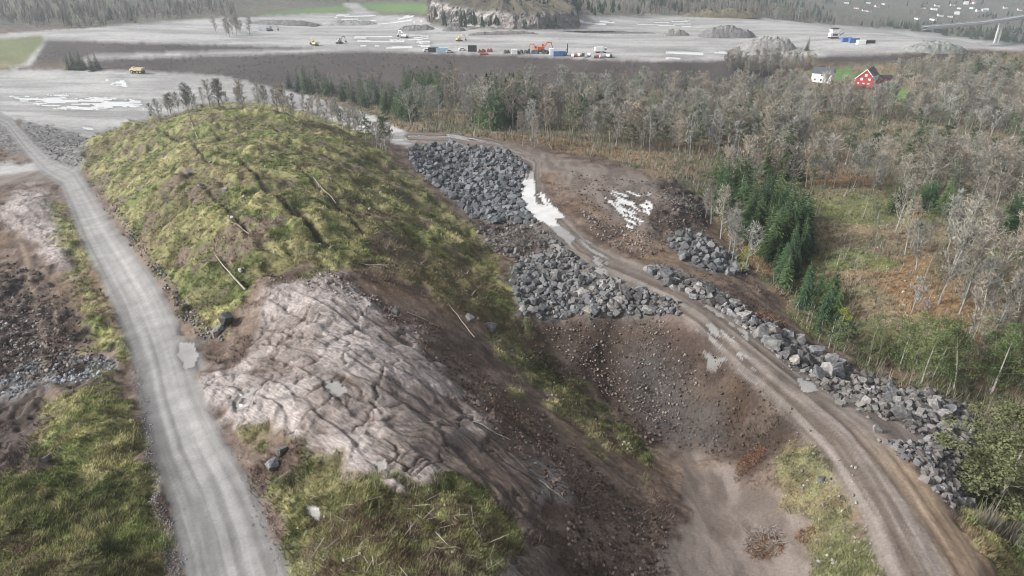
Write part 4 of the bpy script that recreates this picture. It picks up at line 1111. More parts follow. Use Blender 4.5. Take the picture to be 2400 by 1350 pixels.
# the wood behind the clearing
WOOD = [(945,300),(960,250),(1250,225),(1600,225),(1800,240),(1900,300),(1880,390),(1640,372),(1500,352),(1400,345),(1262,325),(1050,304)]
grove('bare', WOOD, 100, 7, 14, 'leafless tree in the wood behind the clearing', 'bare trees behind the clearing', 18, 1.2)
SLOPE = [(1800,235),(1990,240),(2160,250),(2400,255),(2500,300),(2480,335),(2250,310),(2100,285),(1900,280)]
grove('bare', SLOPE, 58, 7, 13.5, 'leafless tree below the red barn', 'bare trees below the barn', 21, 1.2)
RIDGE = [(1640,420),(1900,425),(2150,440),(2400,440),(2450,500),(2300,480),(2000,450),(1700,440)]
grove('bare', RIDGE, 30, 8, 11.5, 'tall leafless tree along the right hillside ridge', 'bare trees along the right ridge', 28, 1.15)
HOUSEW = [(1690,150),(1890,155),(1905,172),(1760,180),(1700,165)]
grove('bare', HOUSEW, 22, 7, 10, 'leafless tree behind the white house', 'bare trees behind the white house', 12, 1.2)
BARNR = [(2070,178),(2200,165),(2330,165),(2450,200),(2450,245),(2250,240),(2160,210)]
grove('bare', BARNR, 32, 8, 11, 'pale leafless tree right of the red barn', 'bare trees right of the barn', 17, 1.2)
grove('birch', [(1990,500),(2400,520),(2450,900),(2320,880),(2200,720),(2060,600)], 26, 8, 11.5, 'thin pale birch on the russet hillside', 'birches on the open hillside', 55)
grove('birch', [(1640,500),(1720,560),(1760,650),(1730,640),(1650,530)], 7, 6, 9, 'slim birch at the edge of the spruce belt', 'birches by the spruce belt', 25)
grove('birch', [(1220,330),(1262,332),(1262,345),(1222,345)], 5, 7, 8.5, 'thin trunk in the clump at the track bend', 'thin trees at the track bend', 7)
BACKM = [(340,285),(390,262),(480,242),(600,238),(700,256),(780,275),(870,312),(925,360),(905,362),(840,322),(740,285),(620,258),(540,250),(440,268)]
grove('bare', BACKM, 44, 5.5, 8, 'small leafless tree on the mound crest', 'bare trees behind the mound', 10, 1.0)
for px, py, hh, l in [(400,268,9,'taller bushy pine at the left end of the trees behind the mound'), (515,246,7,'pine at the crest of the grassy mound'), (905,352,10,'dark green tree at the right end of the mound crest'), (860,335,7,'small pine on the right shoulder of the mound')]:
    tree_at('pine', px, py, hh, l)
# conifers
grove('spruce', [(1665,460),(1720,470),(1800,480),(1880,520),(1890,600),(1850,640),(1790,600),(1740,560),(1690,520)], 52, 7, 11, 'dark spruce in the dense belt by the dirt heap', 'spruces in the dense belt', 16)
grove('spruce', [(1790,600),(1860,640),(1950,700),(1960,780),(1900,740),(1840,690)], 18, 4, 7, 'young spruce above the boulder bank', 'young spruces above the boulder bank', 20)
grove('spruce', [(940,222),(1058,222),(1054,250),(942,250)], 28, 11, 15, 'blue green spruce below the embankment', 'spruces below the embankment', 9)
grove('spruce', [(1120,268),(1245,268),(1245,303),(1125,303)], 32, 12, 17, 'tall dark spruce behind the rock tip', 'spruces behind the rock tip', 11)
grove('spruce', [(640,196),(760,204),(900,230),(985,265),(965,285),(900,264),(800,236),(680,212)], 40, 8, 12, 'dark spruce between mound path and embankment', 'spruces beside the mound path', 10)
grove('spruce', [(2060,470),(2220,480),(2240,510),(2090,500)], 12, 5, 8, 'deep green spruce in the right hillside hollow', 'spruces in the hillside hollow', 16)
grove('spruce', [(2330,515),(2430,520),(2430,560),(2345,550)], 7, 6, 9, 'dark spruce at the right edge', 'spruces at the right edge', 14)
for px, py, hh, l in [(1832,420,13,'big lone dark spruce in front of the bare wood'), (1795,412,9,'smaller spruce left of the big lone one'), (1862,420,9.5,'smaller spruce right of the big lone one')]:
    tree_at('spruce', px, py, hh, l, None, None, 1.15)
tree_at('spruce', 1892, 120, 8, 'single small dark spruce among the bare trees at the plateau edge')
tree_at('spruce', 1850, 200, 8, 'conical spruce left of the white house')
grove('spruce', [(150,160),(235,158),(230,165),(160,168)], 9, 7, 10, 'dark spruce at the foot of the left embankment', 'spruces at the left embankment', 7)
grove('pine', [(1290,235),(1400,240),(1420,300),(1330,300)], 9, 8, 11, 'green pine behind the clearing', 'pines behind the clearing', 20)
grove('pine', [(1300,240),(1640,235),(1800,250),(1880,320),(1700,368),(1400,345)], 62, 6, 12, 'grey green pine scattered in the bare wood', 'pines scattered in the wood', 26)
grove('pine', [(1780,225),(1880,215),(1900,235),(1800,245)], 8, 7, 9, 'green pine below the white house', 'pines below the white house', 12)
grove('pine', [(2230,160),(2420,165),(2430,225),(2290,215)], 20, 9, 12, 'dark pine on the far right slope', 'pines on the far right slope', 18)
grove('pine', [(1900,260),(2100,270),(2400,280),(2400,440),(2000,420)], 36, 7, 10, 'pine standing alone on the dry grass ridge', 'pines on the ridge', 60)
grove('pine', [(1880,760),(1990,800),(2000,850),(1930,830)], 6, 4, 6, 'bushy young pine beside the stream hollow', 'young pines by the hollow', 22)
# coloured leafy trees
tree_at('gold', 2125, 560, 7, 'small tree with golden yellow leaves on the right hillside')
tree_at('gold', 1470, 300, 6, 'faint yellow leaved tree in the middle of the bare wood')
tree_at('lime', 1960, 800, 6.5, 'bright yellow green conical tree above the boulder bank')
tree_at('lime', 1735, 640, 5.5, 'slim yellowish tree at the left foot of the spruce belt')
tree_at('lime', 2075, 190, 5, 'pale yellow round tree behind the red barn', None, None, 1.3)
grove('green', [(1990,800),(2090,830),(2110,875),(2030,850)], 5, 5, 8, 'green bushy tree behind the boulder bank', 'green trees behind the boulder bank', 25)
grove('green', [(2120,860),(2230,870),(2240,925),(2140,910)], 6, 8, 11, 'bright green tree at the boulder bank end', 'bright green trees at the bank end', 25)
grove('green', [(2280,860),(2440,860),(2440,970),(2300,950)], 6, 6, 10, 'light green willow at the right edge', 'light green trees at the right edge', 36)
tree_at('olive', 2335, 1180, 10.5, 'large olive yellow willow overhanging the boulders at the lower right', None, None, 1.45)
tree_at('olive', 2470, 1120, 10, 'olive willow partly out of frame behind the large one', None, None, 1.1)
tree_at('green', 2430, 1345, 6.5, 'vivid green bush in the lower right corner', None, None, 1.3)
tree_at('lime', 2480, 1400, 5, 'yellow green bush at the very corner lower right', None, None, 1.3)
grove('sage', [(1950,480),(2400,520),(2450,900),(2280,860),(2050,720),(1960,620)], 34, 3, 5.5, 'grey green bush on the russet hillside', 'bushes on the russet hillside', 40, 1.3)
# tree island on the plateau and plateau edge
grove('bare', [(490,78),(560,72),(590,80),(540,88)], 12, 8, 11, 'thin leafless tree on the plateau island', 'trees on the plateau island', 7)
EDGE = [(1760,40),(1900,50),(2100,66),(2400,103),(2500,115),(2500,108),(2400,96),(2100,60),(1900,44),(1760,34)]
grove('spruce', [(2060,64),(2200,80),(2400,103),(2480,112),(2480,106),(2400,97),(2200,74),(2060,58)], 60, 10, 14, 'conifer along the right edge of the plateau', 'conifers along the plateau edge', 5)
its = []
for p in hilltop[rng.choice(len(hilltop), 15, replace=False)]:
    q = project(p[0], p[1], p[2]); its.append((tree_at('bare', 0, 0, rnd.uniform(7, 10), 'x', None, None, 1.2, p), q[0], q[1]))
single_out(its, 'leafless tree on top of the rocky hill', 'bare trees on the rocky hill')
# the trees that stand too close together to tell apart: one mass of crowns
def mass_wood():
    tp = []
    for sd_ in range(4):
        tm, cm = make_bare(800 + sd_, .2, .34, 16, .9, 5, 1.5)
        V = np.array(tm.v + cm.v); b = len(tm.v)
        F = [f[:3] for f in tm.q] + [(f[0], f[2], f[3]) for f in tm.q] + list(tm.t) + [tuple(i + b for i in f[:3]) for f in cm.q] + [tuple(i + b for i in f) for f in cm.t]
        tp.append((V / 10.0, np.array(F)))
    P, H = [], []
    for poly, n, h0, h1 in ((WOOD, 220, 5, 11), (SLOPE, 160, 5, 11), (HOUSEW, 40, 6, 9), (BARNR, 70, 7, 10), (RIDGE, 25, 5, 9),
                            ([(1900,345),(2150,350),(2450,380),(2450,420),(1950,415)], 40, 4, 8), ([(1950,480),(2400,520),(2450,900),(2250,860),(2000,640)], 22, 3, 6), (BACKM, 40, 3, 6),
                            ([(940,225),(1200,215),(1500,215),(1800,215),(1800,235),(1250,235),(950,250)], 60, 7, 10), ([(700,205),(940,228),(985,285),(960,292),(900,262),(800,236)], 50, 5, 9),
                            ([(1750,42),(1900,52),(2080,68),(2080,62),(1900,46),(1750,36)], 40, 8, 12)):
        for px, py in pick(poly, n, 0):
            p, t = at(px, py); P.append(p[:]); H.append(rnd.uniform(h0, h1))
    P = np.array(P); H = np.array(H); n = len(P)
    base = np.array([(0.23, 0.23, 0.21), (0.28, 0.278, 0.262), (0.23, 0.195, 0.155), (0.175, 0.2, 0.135)])[rng.integers(0, 4, n)] * (0.75 + .5 * rng.random((n, 1)))
    V, F, C = merge(tp, P, H, base, 0.08)
    tag(mesh_from('leafless_wood', V, F, BLADEM, C), 'mass of leafless grey crowns filling the wood between the single trees', None, None, 'stuff')
mass_wood()
for k in PROTO:
    for o in PROTO[k]:
        for c in list(o.children): bpy.data.objects.remove(c)
        bpy.data.objects.remove(o)

# far woods, one mass
def far_wood():
    i = np.nonzero((zone == ZI['hillside']) & (GV[:, 1] > 380) & (GV[:, 1] < 3200) & (PX > -500) & (PX < 2900) & (fbm(gx, gy, 90, 3, 541) > 0.36))[0]
    # thin the village slope
    keep = ~((PX[i] > 560) & (PX[i] < 1010) & (PY[i] > 8) & (PY[i] < 46)) & ~((PX[i] > 1950) & (PY[i] < 60) & (DEP[i] > 700) & (fbm(gx[i], gy[i], 120, 3, 551) < 0.58))
    i = i[keep]; wgt = np.clip(DEP[i], 300, 3000) ** 0.6; wgt /= wgt.sum()
    n = 11000; i = rng.choice(i, n, p=wgt)
    P = GV[i] + np.stack([(rng.random(n) - .5) * 8, (rng.random(n) - .5) * 14, np.zeros(n)], 1)
    con = fbm(P[:, 0], P[:, 1], 70, 2, 561) + rng.normal(0, .08, n) > 0.58
    k = 9
    H = 7 + 6 * rng.random(n); a = rng.random((n, k)) * 6.28; r = rng.random((n, k)) ** .6 * 2.2
    zz = rng.random((n, k))
    base = P[:, None, :] + np.stack([np.cos(a) * r, np.sin(a) * r, zz * H[:, None] * .45], -1)
    tip = P[:, None, :] + np.stack([np.cos(a) * r * np.where(con, .15, 1.35)[:, None], np.sin(a) * r * np.where(con, .15, 1.35)[:, None], H[:, None] * (0.55 + .45 * zz)], -1)
    sw_ = np.where(con, .9, .32)[:, None, None] * np.stack([-np.sin(a), np.cos(a), a * 0], -1)
    V = np.stack([base - sw_, base + sw_, tip], 2).reshape(-1, 3)
    c = np.where(con[:, None], np.array((0.03, 0.048, 0.03)), np.array((0.13, 0.115, 0.10))) * (0.7 + .6 * rng.random((n, 1)))
    C = np.repeat(c, k * 3, 0)
    tag(mesh_from('far_wood', V, np.arange(len(V)).reshape(-1, 3), BLADEM, C), 'hazy mass of far woods beyond the gravel plateau', None, None, 'stuff')
far_wood()

# ------------------------------------------------------------------ logs and brush
LOGM = plain('log_material', (0.27, 0.245, 0.215), 0.85, 0.2, var=0.35, nscale=4)
def log(p0, p1, r, label, name='log'):
    r *= .7
    a, _ = at(*p0); b, _ = at(*p1); L = (b - a).length
    mb = MB(); pts = []
    for k in range(7):
        f = k / 6; q = a.lerp(b, f); z = max(zat(q.x, q.y) + r * .6, q.z + r * .6) if k not in (0, 6) else q.z + r
        pts.append((q.x + rnd.gauss(0, .05), q.y + rnd.gauss(0, .05), z + .08))
    rr = [r * (1.0 - .5 * k / 6) for k in range(7)]
    root = empty(name, pts[0])
    pts = [(p[0] - pts[0][0], p[1] - pts[0][1], p[2] - pts[0][2]) for p in pts]
    mb.tube(pts, rr, 7); mb.build('trunk', LOGM, root)
    for k in range(3):
        st = MB(); q = interp(pts, rnd.uniform(.3, .95)); d = Vector((rnd.gauss(0, .5), rnd.gauss(0, .5), rnd.uniform(.2, .8)))
        st.tube([q, q + d * rnd.uniform(.3, .9)], [r * .3, r * .08], 4); st.build('branch_stub', LOGM, root)
    tag(root, label, 'fallen log')
log((575,680), (505,600), .17, 'pale birch trunk lying down the front edge of the mound')
log((790,482), (728,412), .14, 'slim fallen trunk on the right half of the mound top')
log((585,548), (540,520), .10, 'short fallen stem beside the dark furrow in the mound')
log((470,342), (440,322), .14, 'short grey log near the far top of the mound')
log((362,545), (385,500), .10, 'thin dead stem on the left flank of the mound')
log((915,630), (835,620), .14, 'dead branch lying along the lower lip of the mound')
log((1080,1290), (1008,1285), .08, 'pale stick lying in the front grass')
log((1110,790), (1050,715), .10, 'thin dark stem lying on the brown cut below the mound')
log((1295,350), (1278,330), .12, 'leaning dead trunk at the edge of the wood by the track')
log((2280,825), (2225,880), .10, 'fallen pale trunk on the right hillside')
log((955,735), (1040,770), .12, 'bleached root lying across the brown cut above the bedrock')
log((1100,990), (1195,1035), .09, 'pale root strand on the right flank of the bedrock')
log((1265,1130), (1335,1185), .12, 'broken pale root at the lower right end of the bedrock')
def brush(px, py, R, n, m, label, name='brush_pile', L=1.2, hgt=.6, cat='brush pile'):
    p, t = at(px, py); sl = Sliver()
    for _ in range(n):
        a = rnd.uniform(0, 6.28); q = R * math.sqrt(rnd.random()); x, y = math.cos(a) * q, math.sin(a) * q
        z = zat(p.x + x, p.y + y) - p.z + rnd.random() * hgt * (1 - q / R * .7)
        d = Vector((rnd.gauss(0, 1), rnd.gauss(0, 1), rnd.gauss(.1, .45))).normalized() * L * rnd.uniform(.4, 1.3)
        sl.add(Vector((x, y, z)), d, .03)
    mb = MB(); mb.add(sl.V, (), sl.F); o = mb.build(name, m); o.location = p
    tag(o, label, cat)
brush(1235, 560, 4.5, 900, BARKM, 'tangled grey brush pile between the rock tip and the boulder fan', hgt=1.2, L=1.8)
brush(1165, 565, 3.0, 400, TWIGM, 'smaller brown brush pile at the foot of the mound')
brush(1760, 1088, 1.3, 500, RUSTM, 'round rust brown dead bush at the edge of the lower mud floor', 'dead_bush', .7, 1.0, 'dead bush')
brush(1890, 1255, 0.8, 220, RUSTM, 'small orange brown dead branch beside the grass bank', 'dead_bush', .6, .4, 'dead bush')
brush(1790, 1285, 1.5, 420, RUSTM, 'flat reddish heap of dead spruce branches on the lower mud floor', 'dead_bush', .9, .35, 'dead bush')
brush(1790, 1270, 1.6, 250, BARKM, 'grey twigs mixed over the reddish branch heap', 'brush_pile', 1.0, .5)
brush(1800, 745, 2.2, 420, RUSTM, 'reddish bracken patch on the boulder bank', 'dead_bush', .7, .5, 'dead bush')
brush(1590, 470, 4.0, 500, BARKM, 'dark brush on the dirt heap beside the clearing', 'brush_pile', 1.3, .8)

# ------------------------------------------------------------------ buildings near by
REDM = plain('red_paint', (0.34, 0.04, 0.042), .7, .2, var=.12, nscale=3); WHITEM = plain('white_paint', (0.78, 0.78, 0.76), .6, .3, var=.06)
SLATEM = plain('slate_roof', (0.075, 0.08, 0.09), .75, .25, var=.2, nscale=2); GLASSM = plain('dark_glass', (0.03, 0.035, 0.04), .15, .6, var=.1)
BRICKM = plain('chimney_brick', (0.28, 0.13, 0.10), .9, .1, var=.2); DARKM = plain('dark_paint', (0.035, 0.035, 0.038), .6, .3)
CONCM = plain('concrete', (0.5, 0.5, 0.49), .85, .2, var=.1, nscale=.6)
def gable_house(name, px, py, w, l, hw, hr, rz, wall, roof, label, cat, wins=(), doors=(), trim=None, chim=None, swins=(), z_off=0.0, p=None, over=.35):
    """gable front (width w) faces -y locally; ridge along y; rz turns it"""
    if p is None: p, t = at(px, py)
    root = empty(name, (p[0], p[1], p[2] - .2 + z_off), rz)
    mb = MB(); mb.prism([(-w / 2, 0), (w / 2, 0), (w / 2, hw), (0, hw + hr), (-w / 2, hw)], 0, l); mb.build('wall', wall, root)
    rb = MB(); sl = math.hypot(w / 2, hr); ux, uz = (w / 2) / sl, hr / sl
    for s in (-1, 1):
        e = (s * (w / 2 + over * ux), hw - over * uz); r = (0, hw + hr)
        n = (s * uz * .18, ux * .18)
        q = [(e[0], e[1] + .03), (r[0], r[1] + .03), (r[0], r[1] + .03 + .18 / ux * 1), (e[0] + n[0], e[1] + n[1])]
        rb.prism(q if s < 0 else q[::-1], -over, l + over)
    ro = rb.build('roof', roof, root)
    if chim:
        cb = MB(); cb.box((0, l * chim, hw + hr + .35), (.7, .7, 1.3)); cb.build('chimney', BRICKM, ro)
    if trim:
        tb = MB()
        for s in (-1, 1):
            e = Vector((s * (w / 2 + over * ux), 0, hw - over * uz)); r = Vector((0, 0, hw + hr))
            c = (e + r) / 2; L = (r - e).length; a = math.atan2(r.z - e.z, r.x - e.x)
            tb.box((c.x, -over - .04, c.z + .1), (L, .06, .34), 0, -a)
        tb.build('bargeboard', trim, root)
    for (x, z, ww, hh, kind) in wins:
        f = MB(); f.box((x, -.03, z), (ww, .10, hh)); fo = f.build('window', WHITEM, root)
        g = MB(); g.box((x, -.075, z), (ww * .45, .04, hh * .5)) if kind == 'w' else g.box((x, -.075, z), (ww * .8, .04, hh * .8)); g.build('pane', WHITEM if kind == 'w' else GLASSM, fo)
    for (x, z, ww, hh) in doors:
        f = MB(); f.box((x, -.04, z), (ww, .1, hh)); f.build('door', DARKM, root)
    for (side, y, z, ww, hh) in swins:
        f = MB(); f.box((side * (w / 2 + .03), y, z), (.1, ww, hh)); fo = f.build('window', WHITEM, root)
        g = MB(); g.box((side * (w / 2 + .075), y, z), (.04, ww * .8, hh * .8)); g.build('pane', GLASSM, fo)
    return tag(root, label, cat)
gable_house('barn', 2022, 208, 9.0, 12, 3.8, 4.6, math.radians(-38), REDM, SLATEM, 'red wooden barn with white windows in its gable and a dark roof', 'barn',
    wins=[(0, 5.6, 1.1, 1.2, 'w'), (-1.7, 3.7, 1.1, 1.2, 'w'), (1.8, 3.7, 1.1, 1.2, 'w'), (-2.9, 1.7, .9, .6, 'w'), (-.5, 1.7, .9, .6, 'w'), (1.8, 1.7, .9, .6, 'w')], doors=[(0, .5, 1.8, .9)], trim=WHITEM, z_off=1.2)
gable_house('house', 1948, 199, 6.0, 9.5, 4.6, 2.4, math.radians(54), WHITEM, SLATEM, 'white two storey house with dark roof left of the red barn', 'house', chim=.25,
    swins=[(-1, 2, 1.4, 1.0, 1.2), (-1, 4.7, 1.4, 1.0, 1.2), (-1, 7.6, 1.4, 1.0, 1.2), (-1, 2, 3.7, 1.0, 1.0), (-1, 4.7, 3.7, 1.0, 1.0)], wins=[(0, 3.6, 1.0, 1.1, 'g'), (0, 1.3, 1.0, 1.1, 'g')], z_off=1.0)
gable_house('shed', 2086, 194, 4.0, 6, 2.0, 1.2, math.radians(80), REDM, DARKM, 'low red shed behind the barn on the right', 'shed', doors=[(0, .9, 1.2, 1.8)], swins=[(-1, 3, 1.1, .6, .6)], z_off=.6)
def fence(px0, px1, py, label):
    a, t = at(px0, py); b, _ = at(px1, py); b = Vector((b.x, a.y + 3, 0)); root = empty('fence', a); n = 8
    z0 = [zat(a.x + (b.x - a.x) * k / n, a.y + (b.y - a.y) * k / n) - a.z for k in range(n + 1)]
    for k in range(n + 1):
        f = k / n; m = MB(); m.box(((b.x - a.x) * f, (b.y - a.y) * f, z0[k] + .6), (.14, .14, 1.4)); m.build('post', WHITEM, root)
    for zz in (.55, 1.05):
        m = MB(); m.tube([((b.x - a.x) * k / n, (b.y - a.y) * k / n - .1, z0[k] + zz) for k in range(n + 1)], [.07] * (n + 1), 4); m.build('rail', WHITEM, root)
    tag(root, label, 'fence')
fence(2105, 2150, 180, 'white rail fence behind the red shed')

# the village in the valley
VH = [(2040,9,6),(2060,15,7),(2075,12,5),(2032,27,5),(2040,29,4),(2170,19,7),(2200,15,9),(2195,26,11),(2235,15,9),(2255,20,6),(2270,12,8),(2285,8,10),(2280,20,8),(2295,27,7),(2310,28,5),(2190,50,11),(2210,41,10),(2233,40,6),(2248,35,5),(2315,26,5),(2360,18,5),(2393,27,5),(2155,44,6),(1990,8,6),(2012,20,5)]
FARROOF = [SLATEM, plain('red_tile_roof', (0.22, 0.10, 0.08), .8, .1), plain('pale_metal_roof', (0.55, 0.56, 0.57), .5, .3)]
VPOS = ['at the left end of the village', 'on the upper slope', 'beside the bridge end', 'near the middle of the village']
vn = {}; vits = []
for q, (px, py, w) in enumerate(VH):
    p, t = at(px, py); m = w * t / FPX
    side = 'left' if px < 2100 else ('right' if px > 2275 else 'middle')
    row = 'upper' if py < 22 else 'lower'
    ri = rnd.choice([0, 0, 1, 2]); rn = ['dark', 'red tiled', 'pale metal'][ri]
    key = (side, row, rn); vn[key] = vn.get(key, 0) + 1
    W_ = min(max(m, 6), 12)
    o = gable_house('village_house', px, py, W_ * .8, W_ * 1.2, W_ * .5, W_ * .28, math.radians(rnd.choice([70, 100, 20, 85])), WHITEM, FARROOF[ri],
        'small white house with %s roof in the %s %s part of the valley village' % (rn, row, side), 'house',
        swins=[(-1, W_ * .35, W_ * .25, W_ * .12, W_ * .14), (-1, W_ * .8, W_ * .25, W_ * .12, W_ * .14)], wins=[(0, W_ * .28, W_ * .14, W_ * .14, 'g')])
    vits.append((o, px, py, rn))
for rn in ('dark', 'red tiled', 'pale metal'):
    single_out([v[:3] for v in vits if v[3] == rn], 'white village house with %s roof in the valley' % rn, 'houses of the valley village')

# the road bridge
def bridge():
    pts = []
    for px, py, D in [(2168,63,71.5),(2230,58,70.5),(2300,52,69.5),(2360,44,68.5),(2420,34,67.5),(2520,16,66.5)]:
        t = D / zfac(py); pts.append(Vector((t * (px - 1200) / FPX, t * yfac(py), CAMZ - D)))
    root = empty('road_bridge', pts[0]); o = pts[0]
    L = []
    for i in range(len(pts) - 1):
        for k in range(6): L.append(pts[i].lerp(pts[i + 1], k / 6))
    L.append(pts[-1])
    def strip(w0, w1, z0, z1):
        V, Q = [], []
        for i, p in enumerate(L):
            t = (L[min(i + 1, len(L) - 1)] - L[max(i - 1, 0)]); t.z = 0; t.normalize(); s = Vector((-t.y, t.x, 0))
            for w, z in ((w0, z0), (w1, z0), (w1, z1), (w0, z1)):
                q = p - o + s * w + Vector((0, 0, z)); V.append(tuple(q))
        for i in range(len(L) - 1):
            for k in range(4): Q.append((4 * i + k, 4 * i + (k + 1) % 4, 4 * i + 4 + (k + 1) % 4, 4 * i + 4 + k))
        m = MB(); m.add(V, Q); return m
    strip(-5, 5, -1.2, 0).build('deck', CONCM, root)
    strip(-4.4, 4.4, .003, .05).build('roadway', plain('road_surface', (0.33, 0.33, 0.34), .9, .2), root)
    strip(-4.95, -4.7, 0.06, 1.0).build('parapet', CONCM, root); strip(4.7, 4.95, 0.06, 1.0).build('parapet', CONCM, root)
    strip(-2.5, 2.5, -3.0, -1.25).build('girder', CONCM, root)
    for px in (2347, 2470):
        p = min(L, key=lambda q: abs(1200 + FPX * q.x / (q.y * CS - (q.z - CAMZ) * SN) - px)) - o
        zb = zat(p.x + o.x, p.y + o.y) - o.z - 1
        pr = MB()
        for s in (-1.8, 1.8): pr.box((p.x + s, p.y, (p.z - 3.05 + zb) / 2), (1.5, 2.2, p.z - 3.05 - zb))
        pr.box((p.x, p.y, p.z - 3.6), (5.2, 2.3, 1.0))
        pr.build('pier', CONCM, root)
    tag(root, 'curved concrete road bridge on tall twin piers at the upper right', 'bridge')
bridge()

# ------------------------------------------------------------------ machines and site gear
ORANGE = plain('orange_paint', (0.55, 0.13, 0.04), .5, .4, var=.15); YELLOW = plain('pale_yellow_paint', (0.55, 0.45, 0.22), .5, .4, var=.15)
STEEL = plain('track_steel', (0.06, 0.058, 0.055), .7, .4); RUBBER = plain('tyre_rubber', (0.025, 0.025, 0.025), .85, .2)
BLUEM = plain('blue_paint', (0.07, 0.16, 0.38), .5, .4, var=.1); PALEBLUE = plain('pale_blue_paint', (0.42, 0.56, 0.68), .5, .4, var=.1)
GREYM = plain('grey_paint', (0.30, 0.31, 0.32), .5, .4, var=.1); DKRED = plain('dull_red_paint', (0.25, 0.06, 0.05), .6, .3); VWHITE = plain('vehicle_white', (0.8, 0.8, 0.8), .4, .5, var=.05)
def excavator(px, py, paint, label, s=1.0, rz=0.5, hitch=1.0):
    p, t = at(px, py); r = empty('excavator', p, rz); r.scale = (s, s, s)
    for y in (-1.15, 1.15):
        m = MB(); m.prism([(-2.0, .25), (-1.7, 0), (1.7, 0), (2.0, .25), (2.0, .6), (1.7, .85), (-1.7, .85), (-2.0, .6)], y - .3, y + .3); m.build('track', STEEL, r)
    m = MB(); m.box((0, 0, .8), (1.6, 1.9, .5)); m.build('undercarriage', STEEL, r)
    m = MB(); m.box((-.6, 0, 1.65), (3.0, 2.5, 1.05), taper=.93); m.box((-1.9, 0, 1.6), (.7, 2.4, .9)); m.build('body', paint, r)
    m = MB(); m.box((.75, .75, 2.2), (1.3, .95, 1.9), taper=.85); c = m.build('cab', paint, r)
    g = MB(); g.box((1.36, .75, 2.35), (.1, .7, 1.0)); g.box((.75, 1.2, 2.4), (.9, .1, .9)); g.build('cab_window', GLASSM, c)
    m = MB(); m.tube([(.9, -.25, 1.9), (2.6, -.25, 4.1), (4.4, -.25, 3.9)], [.32, .36, .22], 5); m.build('boom', paint, r)
    m = MB(); m.tube([(4.3, -.25, 4.2), (5.2, -.25, 1.6)], [.25, .16], 5); m.build('stick', paint, r)
    m = MB(); m.prism([(4.6, .3), (5.6, .2), (5.5, 1.3), (5.0, 1.5), (4.7, 1.0)], -.75, .25); m.build('bucket', STEEL, r)
    return tag(r, label, 'excavator')
excavator(1270, 120, ORANGE, 'big orange excavator beside the parked site gear', 1.25, .2)
excavator(1258, 119, ORANGE, 'second orange excavator just left behind the big one', 1.0, 2.8)
excavator(738, 107, YELLOW, 'pale excavator alone near the left plateau edge', 1.0, 2.4)
excavator(797, 102, GREYM, 'dark excavator right of the pale one on the plateau', 1.0, 1.0)
excavator(945, 88, VWHITE, 'white and dark excavator among the puddles on the plateau', 1.1, 2.6)
excavator(1076, 95, YELLOW, 'small excavator with raised boom below the spoil heaps', .9, .6)
excavator(632, 70, GREYM, 'distant dark excavator right of the tree island', 1.1, .4)
def wheel(mb, x, y, R, w=.4): mb.cyl((x, y, R), R, w, 'y', 12)
def hauler(px, py, label, rz):
    p, t = at(px, py); r = empty('dump_truck', p, rz)
    for x, R in ((2.9, .85), (-.6, .85), (-2.4, .85)):
        for y in (-1.15, 1.15):
            m = MB(); wheel(m, x, y, R, .6); w = m.build('wheel', RUBBER, r)
            m = MB(); m.cyl((x, y * 1.28, R), R * .45, .08); m.build('rim', YELLOW, w)
    m = MB(); m.box((.5, 0, 1.1), (7.0, .9, .5)); m.build('chassis', STEEL, r)
    m = MB(); m.box((3.7, 0, 1.7), (1.7, 1.8, 1.1), taper=.9); m.build('bonnet', YELLOW, r)
    m = MB(); m.box((2.4, 0, 2.3), (1.3, 1.9, 1.9), taper=.88); c = m.build('cab', YELLOW, r)
    g = MB(); g.box((2.4, -.95, 2.6), (.9, .08, .8)); g.box((3.03, 0, 2.6), (.08, 1.4, .8)); g.build('cab_window', GLASSM, c)
    m = MB(); m.prism([(-3.7, 2.5), (-2.9, 1.45), (1.2, 1.45), (1.5, 2.9), (1.3, 2.9), (-3.8, 2.9)], -1.35, 1.35); m.build('dump_body', YELLOW, r)
    tag(r, label, 'dump truck')
hauler(326, 172, 'yellowish articulated dump truck driving on the left gravel pad', 2.9)
def lorry(px, py, label, rz, paint, cat='lorry', s=1.0, boxp=None):
    p, t = at(px, py); r = empty('lorry', p, rz); r.scale = (s, s, s)
    for x in (2.3, -1.2, -2.3):
        for y in (-.95, .95):
            m = MB(); wheel(m, x, y, .5, .35); m.build('wheel', RUBBER, r)
    m = MB(); m.box((0, 0, .75), (6.8, .9, .3)); m.build('chassis', STEEL, r)
    m = MB(); m.box((2.6, 0, 1.75), (1.6, 2.3, 2.0), taper=.92); c = m.build('cab', paint, r)
    g = MB(); g.box((3.37, 0, 2.1), (.08, 1.9, .8)); g.box((2.6, -1.12, 2.1), (.9, .08, .7)); g.build('cab_window', GLASSM, c)
    m = MB(); m.box((-1.0, 0, 2.1), (4.9, 2.4, 2.3)); m.build('cargo_box', boxp or paint, r)
    tag(r, label, cat)
lorry(1407, 121, 'white box lorry parked alone on the plateau', .1, VWHITE)
def container(px, py, paint, label, rz=0.05, L=6.0, grp=None, hz=2.6):
    p, t = at(px, py); r = empty('container', p, rz)
    m = MB(); m.box((0, 0, hz / 2), (L, 2.4, hz)); m.build('shell', paint, r)
    rb = MB(); n = int(L / .5)
    for k in range(n): rb.box((-L / 2 + .3 + k * (L - .6) / (n - 1), -1.22, hz / 2), (.16, .08, hz - .3))
    rb.build('side_ribs', paint, r)
    for y in (-.58, .58):
        d = MB(); d.box((L / 2 + .03, y, hz / 2), (.08, 1.1, hz - .25)); d.build('door', paint, r)
    tag(r, label, 'container', grp)
container(1015, 123, DARKM, 'low dark container at the left end of the site gear', L=6)
container(1031, 121, PALEBLUE, 'pale blue site cabin, left of the pair', L=3.6)
